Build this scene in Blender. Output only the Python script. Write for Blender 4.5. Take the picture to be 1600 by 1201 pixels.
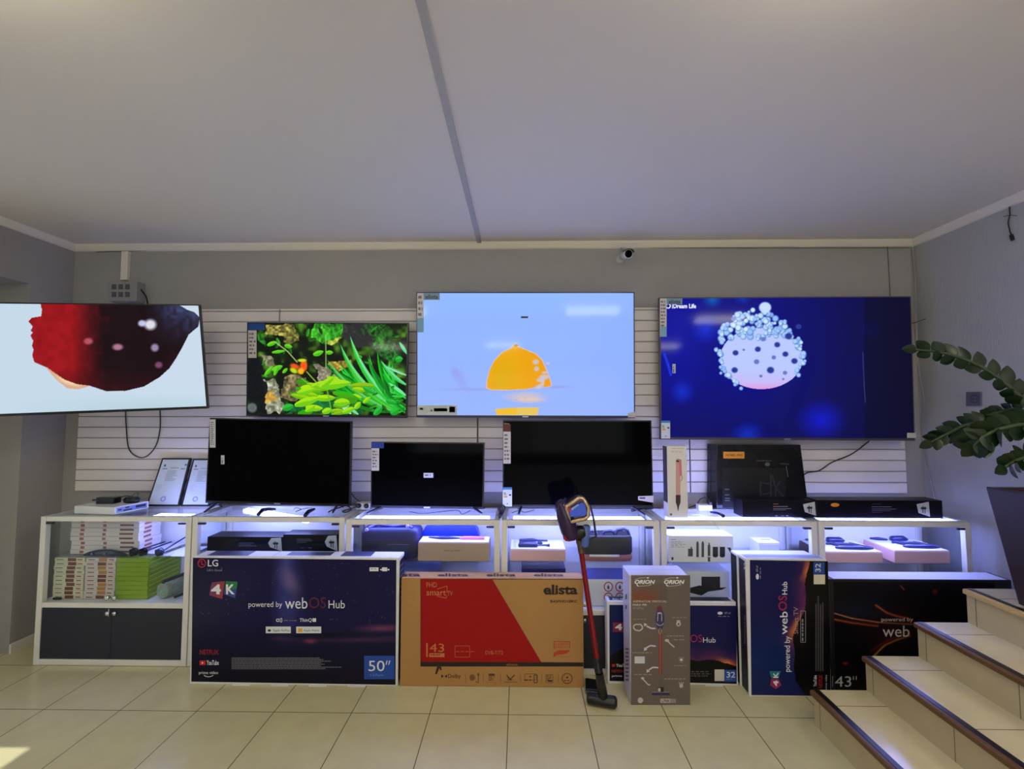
import bpy, math, random
import numpy as np
from mathutils import Vector, Matrix
random.seed(7); rng = np.random.default_rng(11)
for o in list(bpy.data.objects): bpy.data.objects.remove(o)
S = bpy.context.scene; COL = S.collection

# ---------------------------------------------------------------- camera, world, lights, exposure
F, EYE = 714.0, 1.56
TH = math.atan(39.5/F); PS = math.atan(12/F*math.cos(TH))
cam_d = bpy.data.cameras.new('camera'); cam = bpy.data.objects.new('camera', cam_d); COL.objects.link(cam)
cam.location = (0, 0, EYE); cam.rotation_euler = (math.pi/2+TH, 0, PS)
cam_d.sensor_width = 36; cam_d.lens = F/1600*36; cam_d.sensor_fit = 'HORIZONTAL'; cam_d.clip_start = .02
S.camera = cam
S.view_settings.view_transform = 'Standard'; S.view_settings.look = 'None'
S.view_settings.gamma = 1; S.view_settings.exposure = 0; S.view_settings.use_curve_mapping = False
W = bpy.data.worlds.new('world'); S.world = W; W.use_nodes = True
W.node_tree.nodes['Background'].inputs[0].default_value = (.75, .86, 1, 1)
W.node_tree.nodes['Background'].inputs[1].default_value = .8
def area(name, loc, rot, sx, sy, power, col):
    l = bpy.data.lights.new(name, 'AREA'); l.shape = 'RECTANGLE'; l.size = sx; l.size_y = sy; l.energy = power; l.color = col
    o = bpy.data.objects.new(name, l); COL.objects.link(o); o.location = loc; o.rotation_euler = rot; return o
area('daylight_left_window', (-3.42, 1.55, 1.3), (0, -math.pi/2, 0), 1.9, 1.1, 3, (.86, .94, 1))
area('daylight_front_windows', (0, -4.3, 1.5), (math.pi/2, 0, 0), 4.6, 1.8, 27, (1, .96, .86))
area('ceiling_daylight_bounce', (1.2, -2.4, .25), (math.pi*.92, 0, 0), 3.0, 1.8, 11, (1, .98, .9))
sun_d = bpy.data.lights.new('sun', 'SUN'); sun_d.energy = 4; sun_d.angle = .01; sun_d.color = (1, .96, .86)
sun = bpy.data.objects.new('sun', sun_d); COL.objects.link(sun); sun.rotation_euler = (0, math.radians(-33.8), 0)

# ---------------------------------------------------------------- pixel rays (only for laying shapes on their real planes)
_f = Vector((-math.sin(PS)*math.cos(TH), math.cos(PS)*math.cos(TH), math.sin(TH)))
_r = Vector((math.cos(PS), math.sin(PS), 0)); _u = _r.cross(_f)
E0 = Vector((0, 0, EYE))
def ray(px, py): return _f + _r*((px-800)/F) - _u*((py-600.5)/F)
class Face:
    """a flat face in the room: point, outward normal"""
    def __init__(s, p, n, z=0): s.p = Vector(p); s.n = Vector(n).normalized(); s.z = z
    def at(s, px, py, off=0):
        d = ray(px, py); t = (s.p-E0).dot(s.n)/d.dot(s.n); return E0 + d*t + s.n*off
def FY(y): return Face((0, y, 0), (0, -1, 0))
def FX(x, sg=1): return Face((x, 0, 0), (sg, 0, 0))
def FZ(z): return Face((0, 0, z), (0, 0, 1))

# ---------------------------------------------------------------- materials
def lin(c):
    r = []
    for v in c[:3]:
        v = v/255; r.append(v/12.92 if v <= .04045 else ((v+.055)/1.055)**2.4)
    return (*r, 1)
MATS = {}
def mat(name, col, rough=.5, metal=0, noise=0, scale=30, bump=0, emit=None, es=0, spec=.5, stretch=None):
    if name in MATS: return MATS[name]
    m = bpy.data.materials.new(name); m.use_nodes = True; nt = m.node_tree; b = nt.nodes['Principled BSDF']
    b.inputs['Base Color'].default_value = lin(col); b.inputs['Roughness'].default_value = rough
    b.inputs['Metallic'].default_value = metal; b.inputs['Specular IOR Level'].default_value = spec
    if emit: b.inputs['Emission Color'].default_value = lin(emit); b.inputs['Emission Strength'].default_value = es
    if noise or bump:
        tc = nt.nodes.new('ShaderNodeTexCoord'); n = nt.nodes.new('ShaderNodeTexNoise'); n.inputs['Scale'].default_value = scale
        n.inputs['Detail'].default_value = 4
        src = tc.outputs['Object']
        if stretch:
            mp = nt.nodes.new('ShaderNodeMapping'); mp.inputs['Scale'].default_value = stretch
            nt.links.new(src, mp.inputs[0]); src = mp.outputs[0]
        nt.links.new(src, n.inputs['Vector'])
        if noise:
            mx = nt.nodes.new('ShaderNodeMix'); mx.data_type = 'RGBA'
            L = lin(col); mx.inputs[6].default_value = tuple(c*(1-noise) for c in L[:3])+(1,)
            mx.inputs[7].default_value = tuple(min(1, c*(1+noise)) for c in L[:3])+(1,)
            nt.links.new(n.outputs[0], mx.inputs[0]); nt.links.new(mx.outputs[2], b.inputs['Base Color'])
        if bump:
            bp = nt.nodes.new('ShaderNodeBump'); bp.inputs['Strength'].default_value = bump; bp.inputs['Distance'].default_value = .003
            nt.links.new(n.outputs[0], bp.inputs['Height']); nt.links.new(bp.outputs[0], b.inputs['Normal'])
    MATS[name] = m; return m
def flat(c, rough=.45):   # printed ink / plain plastic by colour
    return mat('ink_%02x%02x%02x_%d' % (*[int(v) for v in c], int(rough*100)), c, rough, noise=.03, scale=60)
def vcol_mat(name, emission, rough):
    m = bpy.data.materials.new(name); m.use_nodes = True; nt = m.node_tree; b = nt.nodes['Principled BSDF']
    a = nt.nodes.new('ShaderNodeAttribute'); a.attribute_name = 'picture'
    if emission:
        b.inputs['Base Color'].default_value = (.01, .01, .012, 1); b.inputs['Emission Strength'].default_value = emission; b.inputs['Specular IOR Level'].default_value = .10
        nt.links.new(a.outputs['Color'], b.inputs['Emission Color'])
    else: nt.links.new(a.outputs['Color'], b.inputs['Base Color']); b.inputs['Specular IOR Level'].default_value = .22
    b.inputs['Roughness'].default_value = rough; MATS[name] = m; return m
LIT = vcol_mat('lit_screen', 1.0, .07); PRINT = vcol_mat('printed_picture', 0, .3)
def glass_mat():
    m = bpy.data.materials.new('clear_glass'); m.use_nodes = True; nt = m.node_tree; nt.nodes.clear()
    o = nt.nodes.new('ShaderNodeOutputMaterial'); mx = nt.nodes.new('ShaderNodeMixShader'); t = nt.nodes.new('ShaderNodeBsdfTransparent')
    g = nt.nodes.new('ShaderNodeBsdfGlossy'); g.inputs['Roughness'].default_value = .02; f = nt.nodes.new('ShaderNodeFresnel'); f.inputs[0].default_value = 1.35
    t.inputs[0].default_value = (.965, .985, .985, 1)
    ge = nt.nodes.new('ShaderNodeNewGeometry'); iv = nt.nodes.new('ShaderNodeMath'); iv.operation = 'SUBTRACT'; iv.inputs[0].default_value = 1
    mu = nt.nodes.new('ShaderNodeMath'); mu.operation = 'MULTIPLY'; nt.links.new(ge.outputs['Backfacing'], iv.inputs[1]); nt.links.new(iv.outputs[0], mu.inputs[0]); nt.links.new(f.outputs[0], mu.inputs[1])
    nt.links.new(mu.outputs[0], mx.inputs[0]); nt.links.new(t.outputs[0], mx.inputs[1]); nt.links.new(g.outputs[0], mx.inputs[2]); nt.links.new(mx.outputs[0], o.inputs[0])
    return m
GLASS = glass_mat()
def tile_mat(name, base, grout, size, ox, oy, rough=.22, axes='XY', bw=None, rh=None):
    m = bpy.data.materials.new(name); m.use_nodes = True; nt = m.node_tree; b = nt.nodes['Principled BSDF']
    tc = nt.nodes.new('ShaderNodeTexCoord'); mp = nt.nodes.new('ShaderNodeMapping'); mp.inputs['Location'].default_value = (ox, oy, 0)
    if axes == 'YZ': mp.inputs['Rotation'].default_value = (0, 0, 0)
    br = nt.nodes.new('ShaderNodeTexBrick'); br.offset = 0; br.squash = 1
    br.inputs['Scale'].default_value = 1; br.inputs['Brick Width'].default_value = bw or size; br.inputs['Row Height'].default_value = rh or size
    br.inputs['Mortar Size'].default_value = .0022; br.inputs['Mortar Smooth'].default_value = .2
    br.inputs['Color1'].default_value = lin(base); br.inputs['Color2'].default_value = lin([c*.975 for c in base]); br.inputs['Mortar'].default_value = lin(grout)
    n = nt.nodes.new('ShaderNodeTexNoise'); n.inputs['Scale'].default_value = 9; n.inputs['Detail'].default_value = 6
    mx = nt.nodes.new('ShaderNodeMix'); mx.data_type = 'RGBA'; mx.blend_type = 'MULTIPLY'; mx.inputs[0].default_value = .22
    src = tc.outputs['Object']
    if axes == 'YZ':
        sp = nt.nodes.new('ShaderNodeSeparateXYZ'); cb = nt.nodes.new('ShaderNodeCombineXYZ'); nt.links.new(src, sp.inputs[0])
        nt.links.new(sp.outputs[1], cb.inputs[0]); nt.links.new(sp.outputs[2], cb.inputs[1]); src = cb.outputs[0]
    nt.links.new(src, mp.inputs[0]); nt.links.new(mp.outputs[0], br.inputs[0]); nt.links.new(tc.outputs['Object'], n.inputs[0])
    nt.links.new(br.outputs[0], mx.inputs[6]); nt.links.new(n.outputs[0], mx.inputs[7]); nt.links.new(mx.outputs[2], b.inputs['Base Color'])
    b.inputs['Roughness'].default_value = rough; MATS[name] = m; return m

WHITE_FRAME = mat('white_powder_coat', (225, 222, 216), .38, noise=.02, bump=.02)
WALL = mat('grey_wallpaper', (158, 155, 155), .85, noise=.05, scale=14, bump=.25)
WALLR = mat('ribbed_grey_wallpaper', (172, 172, 176), .85, noise=.06, scale=40, bump=.5, stretch=(1, 3, .6))
CEIL = mat('matt_ceiling_panel', (224, 218, 203), .55, noise=.01, scale=3)
TRIM = mat('white_trim_paint', (228, 222, 212), .5, noise=.03)
SLAT = mat('slatwall_white', (226, 219, 219), .5, noise=.02, scale=8)
BLACK = mat('black_plastic', (14, 14, 17), .35, noise=.1)
GLOSSB = mat('glossy_black_screen', (4, 4, 6), .06, spec=.05)
BEZEL = mat('dark_bezel', (22, 22, 30), .3, noise=.05)
CHROME = mat('chrome', (210, 210, 215), .15, 1)
CABLE = mat('black_cable', (16, 16, 20), .45, noise=.1)
WPLAS = mat('white_plastic', (225, 225, 228), .35, noise=.02)
GREYDOOR = mat('dark_grey_door_panel', (44, 46, 58), .5, spec=.3, noise=.06, scale=20)
LEDM = mat('led_white_blue', (240, 240, 255), .4, emit=(148, 158, 255), es=20)
CARDW = mat('white_card', (226, 224, 226), .42, noise=.03, scale=25)
KRAFT = mat('kraft_cardboard', (174, 128, 74), .7, noise=.06, scale=18, bump=.08, stretch=(1, 1, 6))

# ---------------------------------------------------------------- mesh builder
def loc_of(o):
    v = Vector((0, 0, 0))
    while o is not None: v += o.location; o = o.parent
    return v
class MB:
    def __init__(s): s.v = []; s.f = []; s.m = []; s.mats = []; s.sm = []; s.g = []
    def mi(s, m):
        if m not in s.mats: s.mats.append(m)
        return s.mats.index(m)
    def add(s, vs, fs, m, smooth=False):
        b = len(s.v); s.v += [tuple(v) for v in vs]; k = s.mi(m)
        f0 = len(s.f)
        for f in fs: s.f.append([b+i for i in f]); s.m.append(k); s.sm.append(smooth)
        s.g.append((b, len(s.v), f0, len(s.f))); return s
    def box(s, x0, x1, y0, y1, z0, z1, m):
        return s.add([(x0,y0,z0),(x1,y0,z0),(x1,y1,z0),(x0,y1,z0),(x0,y0,z1),(x1,y0,z1),(x1,y1,z1),(x0,y1,z1)],
              [(0,3,2,1),(4,5,6,7),(0,1,5,4),(1,2,6,5),(2,3,7,6),(3,0,4,7)], m)
    def poly(s, pts, m): return s.add(pts, [tuple(range(len(pts)))], m)
    def prism(s, pts, vec, m, smooth=False):
        n = len(pts); vec = Vector(vec); q = [Vector(p) for p in pts]
        s.add(q+[p+vec for p in q], [tuple(range(n)), tuple(range(2*n-1, n-1, -1))]+[(i, i+n, (i+1) % n+n, (i+1) % n) for i in range(n)], m, smooth); return s
    def obox(s, c, ax, ay, az, m):   # oriented box: centre and three half axes
        c = Vector(c); ax, ay, az = Vector(ax), Vector(ay), Vector(az)
        vs = [c+ax*i+ay*j+az*k for k in (-1, 1) for j in (-1, 1) for i in (-1, 1)]
        return s.add(vs, [(0,2,3,1),(4,5,7,6),(0,1,5,4),(1,3,7,5),(3,2,6,7),(2,0,4,6)], m)
    def loft(s, rings, m, caps=True, smooth=True):
        n = len(rings[0]); vs = [p for r in rings for p in r]; fs = []
        for k in range(len(rings)-1):
            for i in range(n): fs.append((k*n+i, k*n+(i+1) % n, (k+1)*n+(i+1) % n, (k+1)*n+i))
        s.add(vs, fs, m, smooth)
        if caps: s.add(rings[0], [tuple(range(n-1, -1, -1))], m); s.add(rings[-1], [tuple(range(n))], m)
        return s
    def tube(s, pts, r, m, n=8, caps=True):
        P = [Vector(p) for p in pts]; R = r if isinstance(r, (list, tuple)) else [r]*len(P); rings = []
        up = None
        for i, p in enumerate(P):
            t = (P[min(i+1, len(P)-1)]-P[max(i-1, 0)]).normalized()
            if up is None: up = t.cross(Vector((.13, .31, .94))); up = up.normalized() if up.length > 1e-4 else Vector((1, 0, 0))
            else: up = (up-t*up.dot(t)).normalized()
            w = t.cross(up); rings.append([p+(up*math.cos(a)+w*math.sin(a))*R[i] for a in [2*math.pi*j/n for j in range(n)]])
        return s.loft(rings, m, caps)
    def lathe(s, c, axis, prof, m, n=20):   # prof: (dist along axis, radius)
        c = Vector(c); a = Vector(axis).normalized(); u = a.cross(Vector((.2, .3, .93))).normalized(); w = a.cross(u)
        return s.loft([[c+a*d+(u*math.cos(t)+w*math.sin(t))*r for t in [2*math.pi*j/n for j in range(n)]] for d, r in prof], m)
    def build(s, name, parent=None, bevel=0, seg=2):
        me = bpy.data.meshes.new(name); o = bpy.data.objects.new(name, me)
        L = loc_of(parent) if parent else Vector((0, 0, 0))
        me.from_pydata([(x-L.x, y-L.y, z-L.z) for x, y, z in s.v], [], s.f)
        for m in s.mats: me.materials.append(m)
        me.polygons.foreach_set('material_index', s.m); me.polygons.foreach_set('use_smooth', s.sm); me.update()
        COL.objects.link(o); o.parent = parent
        if bevel:
            b = o.modifiers.new('bevel', 'BEVEL'); b.width = bevel; b.segments = seg; b.limit_method = 'ANGLE'; b.angle_limit = .7
        return o
    def split(s, name, parent):
        """every far apart print becomes a part of its own"""
        G = s.g; V = np.array(s.v); lo = np.array([V[a:b].min(0) for a, b, _, _ in G]); hi = np.array([V[a:b].max(0) for a, b, _, _ in G]); sz = (hi-lo).max(1)
        gap = np.maximum(0, np.maximum(lo[:, None]-hi[None], lo[None]-hi[:, None])); near = np.sqrt((gap**2).sum(2)) <= np.maximum(.02, .35*np.maximum(sz[:, None], sz[None]))
        # a large ground tint does not tie small marks together
        par = list(range(len(G)))
        def fd(i):
            while par[i] != i: i = par[i]
            return i
        for i in range(len(G)):
            for j in range(i):
                if near[i, j]: par[fd(i)] = fd(j)
        out = []
        for r in sorted(set(fd(i) for i in range(len(G)))):
            m = MB()
            for i in range(len(G)):
                if fd(i) == r:
                    a, b, fa, fb = G[i]; base = len(m.v); m.v += s.v[a:b]
                    for k in range(fa, fb): m.f.append([q-a+base for q in s.f[k]]); m.m.append(m.mi(s.mats[s.m[k]])); m.sm.append(s.sm[k])
            out.append(m.build(name, parent))
        return out
    # ---- printing on a face, photo pixel outlines laid on the face plane
    def prect(s, fc, x0, y0, x1, y1, m, off=.0006): return s.poly([fc.at(x0,y1,off), fc.at(x1,y1,off), fc.at(x1,y0,off), fc.at(x0,y0,off)], m)
    def ppoly(s, fc, pts, m, off=.0006): return s.poly([fc.at(x, y, off) for x, y in pts], m)
    def pell(s, fc, cx, cy, rx, ry, m, off=.0006, n=24): return s.ppoly(fc, [(cx+rx*math.cos(a), cy+ry*math.sin(a)) for a in [2*math.pi*i/n for i in range(n)]], m, off)
    def pring(s, fc, cx, cy, rx, ry, w, m, off=.0006, n=24, a0=0, a1=2*math.pi):
        A = [a0+(a1-a0)*i/n for i in range(n+1)]
        for i in range(n):
            s.ppoly(fc, [(cx+rx*math.cos(A[i]), cy+ry*math.sin(A[i])), (cx+rx*math.cos(A[i+1]), cy+ry*math.sin(A[i+1])),
                (cx+(rx-w)*math.cos(A[i+1]), cy+(ry-w)*math.sin(A[i+1])), (cx+(rx-w)*math.cos(A[i]), cy+(ry-w)*math.sin(A[i]))], m, off)
        return s
    def pline(s, fc, pts, w, m, off=.0006):
        for (ax, ay), (bx, by) in zip(pts[:-1], pts[1:]):
            l = math.hypot(bx-ax, by-ay) or 1; nx, ny = -(by-ay)/l*w/2, (bx-ax)/l*w/2
            s.ppoly(fc, [(ax+nx, ay+ny), (bx+nx, by+ny), (bx-nx, by-ny), (ax-nx, ay-ny)], m, off)
        return s
    def ptext(s, fc, txt, x0, y0, x1, y1, m, off=.0009, rot=0, bold=0, shear=0):
        V, Fs = text_mesh(txt, bold, shear)
        lx, hx, ly, hy = V[:, 0].min(), V[:, 0].max(), V[:, 1].min(), V[:, 1].max()
        pts = []
        for a, b in V:
            a = (a-lx)/(hx-lx); b = (b-ly)/(hy-ly)
            pts.append(fc.at(x0+(x1-x0)*a, y1+(y0-y1)*b, off) if not rot else fc.at(x1+(x0-x1)*b, y1+(y0-y1)*a, off))
        return s.add(pts, Fs, m)
_tc = {}
def text_mesh(txt, bold, shear):
    k = (txt, bold, shear)
    if k not in _tc:
        c = bpy.data.curves.new('t', 'FONT'); c.body = txt; c.offset = bold; c.shear = shear; c.resolution_u = 3
        o = bpy.data.objects.new('t', c); COL.objects.link(o); bpy.context.view_layer.update()
        e = o.evaluated_get(bpy.context.evaluated_depsgraph_get()); me = e.to_mesh()
        _tc[k] = (np.array([v.co[:2] for v in me.vertices]), [tuple(p.vertices) for p in me.polygons])
        e.to_mesh_clear(); bpy.data.objects.remove(o); bpy.data.curves.remove(c)
    return _tc[k]
def fuzz(mb, fc, x0, y0, x1, y1, rows, m, off=.0008, rot=0, fill=.72, seed=1):
    """tiny unreadable print: rows of short dashes"""
    r = random.Random(seed)
    for i in range(rows):
        if not rot:
            h = (y1-y0)/rows; ya = y0+h*i; x = x0; end = x0+(x1-x0)*r.uniform(.7, 1)
            while x < end:
                w = r.uniform(2, 6); mb.prect(fc, x, ya, min(x+w, end), ya+h*.5, m, off); x += w/fill
        else:
            h = (x1-x0)/rows; xa = x0+h*i; y = y1; end = y1-(y1-y0)*r.uniform(.75, 1)
            while y > end:
                w = r.uniform(2, 6); mb.prect(fc, xa, max(y-w, end), xa+h*.5, y, m, off); y -= w/fill

def thing(name, label, cat, loc=(0, 0, 0), group=None, kind=None):
    o = bpy.data.objects.new(name, None); COL.objects.link(o); o.location = loc; o.empty_display_size = .05
    o['label'] = label; o['category'] = cat
    if group: o['group'] = group
    if kind: o['kind'] = kind
    return o
def tag(o, label, cat, group=None):
    o['label'] = label; o['category'] = cat
    if group: o['group'] = group
    return o
def struct(o): o['kind'] = 'structure'; return o

# ---------------------------------------------------------------- pictures (for the lit screens and printed boxes)
class Img:
    def __init__(s, x0, y0, x1, y1, k, col=(0, 0, 0), c3=None, e=.008, ch=.016):
        s.w = max(2, int((x1-x0)*k)); s.h = max(2, int((y1-y0)*k)); s.b = (x0, y0, x1, y1)
        if c3:   # picture coordinates of every point of the screen
            TL, TR, BR, BL = c3; rx = (TR-TL).normalized()*e; uz = (TL-BL).normalized(); TL, TR, BR, BL = [np.array(v) for v in (TL+rx-uz*e, TR-rx-uz*e, BR-rx+uz*ch, BL+rx+uz*ch)]
            u = np.linspace(0, 1, s.w)[None, :, None]; v = np.linspace(0, 1, s.h)[:, None, None]; P = (TL*(1-u)+TR*u)*(1-v)+(BL*(1-u)+BR*u)*v-np.array(E0)
            z = P@np.array(_f); s.X = 800+F*(P@np.array(_r))/z; s.Y = 600.5-F*(P@np.array(_u))/z
        else: s.X, s.Y = np.meshgrid(np.linspace(x0, x1, s.w), np.linspace(y0, y1, s.h))
        s.a = np.ones((s.h, s.w, 3))*np.array(col, float)
    def mix(s, m, col): m = np.clip(m, 0, 1)[..., None]; s.a = s.a*(1-m)+np.array(col, float)*m; return s
    def ell(s, cx, cy, rx, ry, col, rot=0, soft=.1, al=1):
        c, t = math.cos(rot), math.sin(rot); dx, dy = s.X-cx, s.Y-cy; d = np.sqrt(((dx*c+dy*t)/rx)**2+((-dx*t+dy*c)/ry)**2)
        return s.mix(al*np.clip((1+soft-d)/(2*soft), 0, 1), col)
    def mask(s, pts, wx=0, wy=0):
        m = np.zeros(s.X.shape, bool); n = len(pts); X0, Y0 = s.X+wx, s.Y+wy
        for i in range(n):
            (ax, ay), (bx, by) = pts[i], pts[(i+1) % n]
            if ay == by: continue
            m ^= ((ay > Y0) != (by > Y0)) & (X0 < (bx-ax)*(Y0-ay)/(by-ay)+ax)
        return m
    def poly(s, pts, col, al=1): return s.mix(s.mask(pts)*al, col)
    def line(s, pts, w, col, al=1):
        for (ax, ay), (bx, by) in zip(pts[:-1], pts[1:]):
            L = (bx-ax)**2+(by-ay)**2 or 1; t = np.clip(((s.X-ax)*(bx-ax)+(s.Y-ay)*(by-ay))/L, 0, 1)
            d = np.hypot(s.X-ax-t*(bx-ax), s.Y-ay-t*(by-ay)); s.mix(al*np.clip(w/2+.5-d, 0, 1), col)
        return s
    def blade(s, ax, ay, bx, by, w, col, col2=None, bend=0):
        n = 10; L = math.hypot(bx-ax, by-ay); nx, ny = -(by-ay)/L, (bx-ax)/L; up, dn, mid = [], [], []
        for i in range(n+1):
            t = i/n; q = bend*4*t*(1-t); x = ax+(bx-ax)*t+nx*q; y = ay+(by-ay)*t+ny*q; h = w*math.sin(math.pi*min(1, t*.93+.07))**.7
            up.append((x+nx*h, y+ny*h)); dn.append((x-nx*h, y-ny*h)); mid.append((x, y))
        s.poly(up+dn[::-1], col)
        if col2 is not None: s.poly(up+mid[::-1], col2, .75)
        return s
    def noise(s, sc, seed):
        r = np.random.default_rng(seed); x0, y0, x1, y1 = s.b; gw, gh = int((x1-x0)/sc)+3, int((y1-y0)/sc)+3; g = r.random((gh, gw))
        fx, fy = np.clip((s.X-x0)/sc, 0, gw-2.01), np.clip((s.Y-y0)/sc, 0, gh-2.01); ix, iy = fx.astype(int), fy.astype(int); tx, ty = fx-ix, fy-iy
        tx = tx*tx*(3-2*tx); ty = ty*ty*(3-2*ty)
        return (g[iy, ix]*(1-tx)+g[iy, ix+1]*tx)*(1-ty)+(g[iy+1, ix]*(1-tx)+g[iy+1, ix+1]*tx)*ty
    def object(s, name, parent, corners, m, off, n):
        """corners TL,TR,BR,BL in the room"""
        TL, TR, BR, BL = [np.array(c) for c in corners]; u = np.linspace(0, 1, s.w)[None, :, None]; v = np.linspace(0, 1, s.h)[:, None, None]
        P = (TL*(1-u)+TR*u)*(1-v)+(BL*(1-u)+BR*u)*v + np.array(n)*off - np.array(loc_of(parent))
        idx = np.arange(s.w*s.h).reshape(s.h, s.w); q = np.stack([idx[1:, :-1], idx[1:, 1:], idx[:-1, 1:], idx[:-1, :-1]], -1).reshape(-1, 4)
        me = bpy.data.meshes.new(name); me.vertices.add(s.w*s.h); me.vertices.foreach_set('co', P.reshape(-1).astype(np.float32))
        me.loops.add(q.size); me.loops.foreach_set('vertex_index', q.reshape(-1).astype(np.int32)); me.polygons.add(len(q))
        me.polygons.foreach_set('loop_start', np.arange(0, q.size, 4, dtype=np.int32)); me.update(calc_edges=True)
        c = np.clip(s.a/255, 0, 1); c = np.where(c <= .04045, c/12.92, ((c+.055)/1.055)**2.4)
        at = me.color_attributes.new('picture', 'FLOAT_COLOR', 'POINT'); at.data.foreach_set('color', np.concatenate([c, np.ones((s.h, s.w, 1))], -1).reshape(-1).astype(np.float32))
        me.materials.append(m); o = bpy.data.objects.new(name, me); COL.objects.link(o); o.parent = parent; return o

# ================================================================ SETTING
YW, XL, XR, ZC, YF = 3.25, -3.27, 2.81, 2.765, -4.5
XRF = 5.2   # the room opens to the right, up the stairs
T = .15
FLOORT = tile_mat('cream_floor_tiles', (220, 211, 168), (92, 84, 64), .404, .06, -2.432+.404*10, .2)
struct(MB().box(XL-.6, XRF, YF, YW+T, -.1, 0, FLOORT).build('floor'))
struct(MB().box(XL-.6, XRF, YF, YW+T, ZC, ZC+.1, CEIL).build('ceiling'))
struct(MB().box(XL-.6, XRF, YW, YW+T, 0, ZC, WALL).build('wall_back'))
struct(MB().box(XR, XRF, 1.15, YW, 0, ZC, WALLR).build('wall_right'))
struct(MB().box(XRF, XRF+T, YF, 1.15, 0, ZC, WALLR).build('wall_right_far'))
YJ, ZH = 2.96, 2.40   # the window bay in the left wall
w = MB(); w.box(XL-.6, XL, YJ, YW, 0, ZC, WALL); w.box(XL-.6, XL, YF, YJ, ZH, ZC, WALL); w.box(XL-.6, XL, YF, 1.0, 0, ZH, WALL)
w.box(XL-.6, XL-.3, 2.165, YJ, 0, ZH, WALL)
w.box(XL-.6, XL-.3, 1.0, 2.165, 0, .12, WALL)
struct(w.build('wall_left'))
w = MB()
for y in (1.0, 2.165): w.box(XL-.4, XL-.35, y, y+.04, .12, ZH, WPLAS)
w.box(XL-.4, XL-.35, 1.0, 2.165, .12, .16, WPLAS); w.box(XL-.4, XL-.35, 1.0, 2.165, ZH-.04, ZH, WPLAS)
wo = struct(w.build('window_1'))
w = MB(); w.box(XL-.38, XL-.375, 1.04, 2.165, .16, ZH-.04, GLASS); struct(w.build('window_glass', wo))
# front wall behind the camera with two window openings
w = MB(); w.box(XL-.6, XRF, YF-T, YF, 0, .55, WALL); w.box(XL-.6, XRF, YF-T, YF, 2.2, ZC, WALL)
for a, b in ((XL-.6, -2.6), (-.25, .25), (2.6, XRF)): w.box(a, b, YF-T, YF, .55, 2.2, WALL)
struct(w.build('wall_front'))
for k, (a, b) in enumerate(((-2.6, -.25), (.25, 2.6))):
    w = MB(); n = 3
    for i in range(n+1):
        x = a+(b-a-.04)*i/n; w.box(x, x+.04, YF-.09, YF-.05, .55, 2.2, WPLAS)
    w.box(a, b, YF-.09, YF-.05, .55, .59, WPLAS); w.box(a, b, YF-.09, YF-.05, 2.16, 2.2, WPLAS)
    wo = struct(w.build('window_%d' % (k+2))); g = MB().box(a, b, YF-.072, YF-.068, .59, 2.16, GLASS); struct(g.build('window_glass', wo))
# cornices and the cover strip across the ceiling
struct(MB().prism([(XL, YW, ZC), (XL, YW-.04, ZC), (XL, YW-.034, ZC-.012), (XL, YW-.012, ZC-.04), (XL, YW, ZC-.045)], (XR-XL, 0, 0), TRIM).build('trim_1'))
struct(MB().prism([(XL, YF, ZC), (XL+.04, YF, ZC), (XL+.034, YF, ZC-.012), (XL+.012, YF, ZC-.04), (XL, YF, ZC-.045)], (0, YW-YF, 0), TRIM).build('trim_2'))
struct(MB().prism([(XR, 1.15, ZC), (XR-.04, 1.15, ZC), (XR-.034, 1.15, ZC-.012), (XR-.012, 1.15, ZC-.04), (XR, 1.15, ZC-.045)], (0, YW-1.15, 0), TRIM).build('trim_3'))
struct(MB().box(-.305, -.275, YF, YW-.035, ZC-.012, ZC, mat('grey_cover_strip', (176, 174, 172), .6, noise=.04)).build('trim_4', bevel=.003))
struct(MB().box(XL, XL+.012, YJ, YW, 0, .06, TRIM).build('baseboard_left'))

# ceiling lamps (just above the frame; they show as reflections in the screens)
for i, (x, y) in enumerate(((.86, .86), (-1.42, .86), (2.6, .3), (-.3, -2.0), (2.6, -2.2), (-2.4, -2.2))):
    t = thing('ceiling_lamp', 'flat white rectangular ceiling lamp, ' + ['right of the ceiling strip near the viewer', 'left of the ceiling strip near the viewer', 'above the stairs', 'behind the viewer near the ceiling strip', 'behind the viewer at the right', 'behind the viewer at the left'][i], 'lamp', (x, y, ZC), 'ceiling lamps')
    MB().box(x-.28, x+.28, y-.08, y+.08, ZC-.018, ZC, WPLAS).build('housing', t, bevel=.004)
    MB().box(x-.30, x+.30, y-.10, y+.10, ZC-.075, ZC-.02, mat('lamp_diffuser', (250, 250, 250), .4, emit=(255, 249, 226), es=24)).build('diffuser', t, bevel=.004)

# slatwall: three boards side by side
ZS0, ZS1, YS = .985, 2.285, 3.225
def slat_board(x0, x1, lab):
    b = MB(); p = .0755; z = ZS0
    b.box(x0, x1, YS+.010, YW-.001, ZS0, ZS1, mat('slat_groove', (150, 142, 146), .7, noise=.05))
    while z < ZS1-.001:
        zt = min(z+p-.0045, ZS1); b.prism([(x0, YS+.010, z), (x0, YS, z+.004), (x0, YS, zt-.002), (x0, YS+.003, zt), (x0, YS+.012, zt)], (x1-x0, 0, 0), SLAT); z += p
    tag(b.build('slatwall_panel'), lab, 'wall panel', 'white slatwall boards')
slat_board(-3.155, -1.73, 'white grooved slatwall board at the left end, behind the swivelled television')
slat_board(-1.722, -.302, 'white grooved slatwall board behind the television showing green leaves')
slat_board(-.29, 1.18, 'white grooved slatwall board behind the television showing a yellow fruit')
slat_board(1.19, 2.665, 'white grooved slatwall board at the right end, behind the blue screen')

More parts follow.
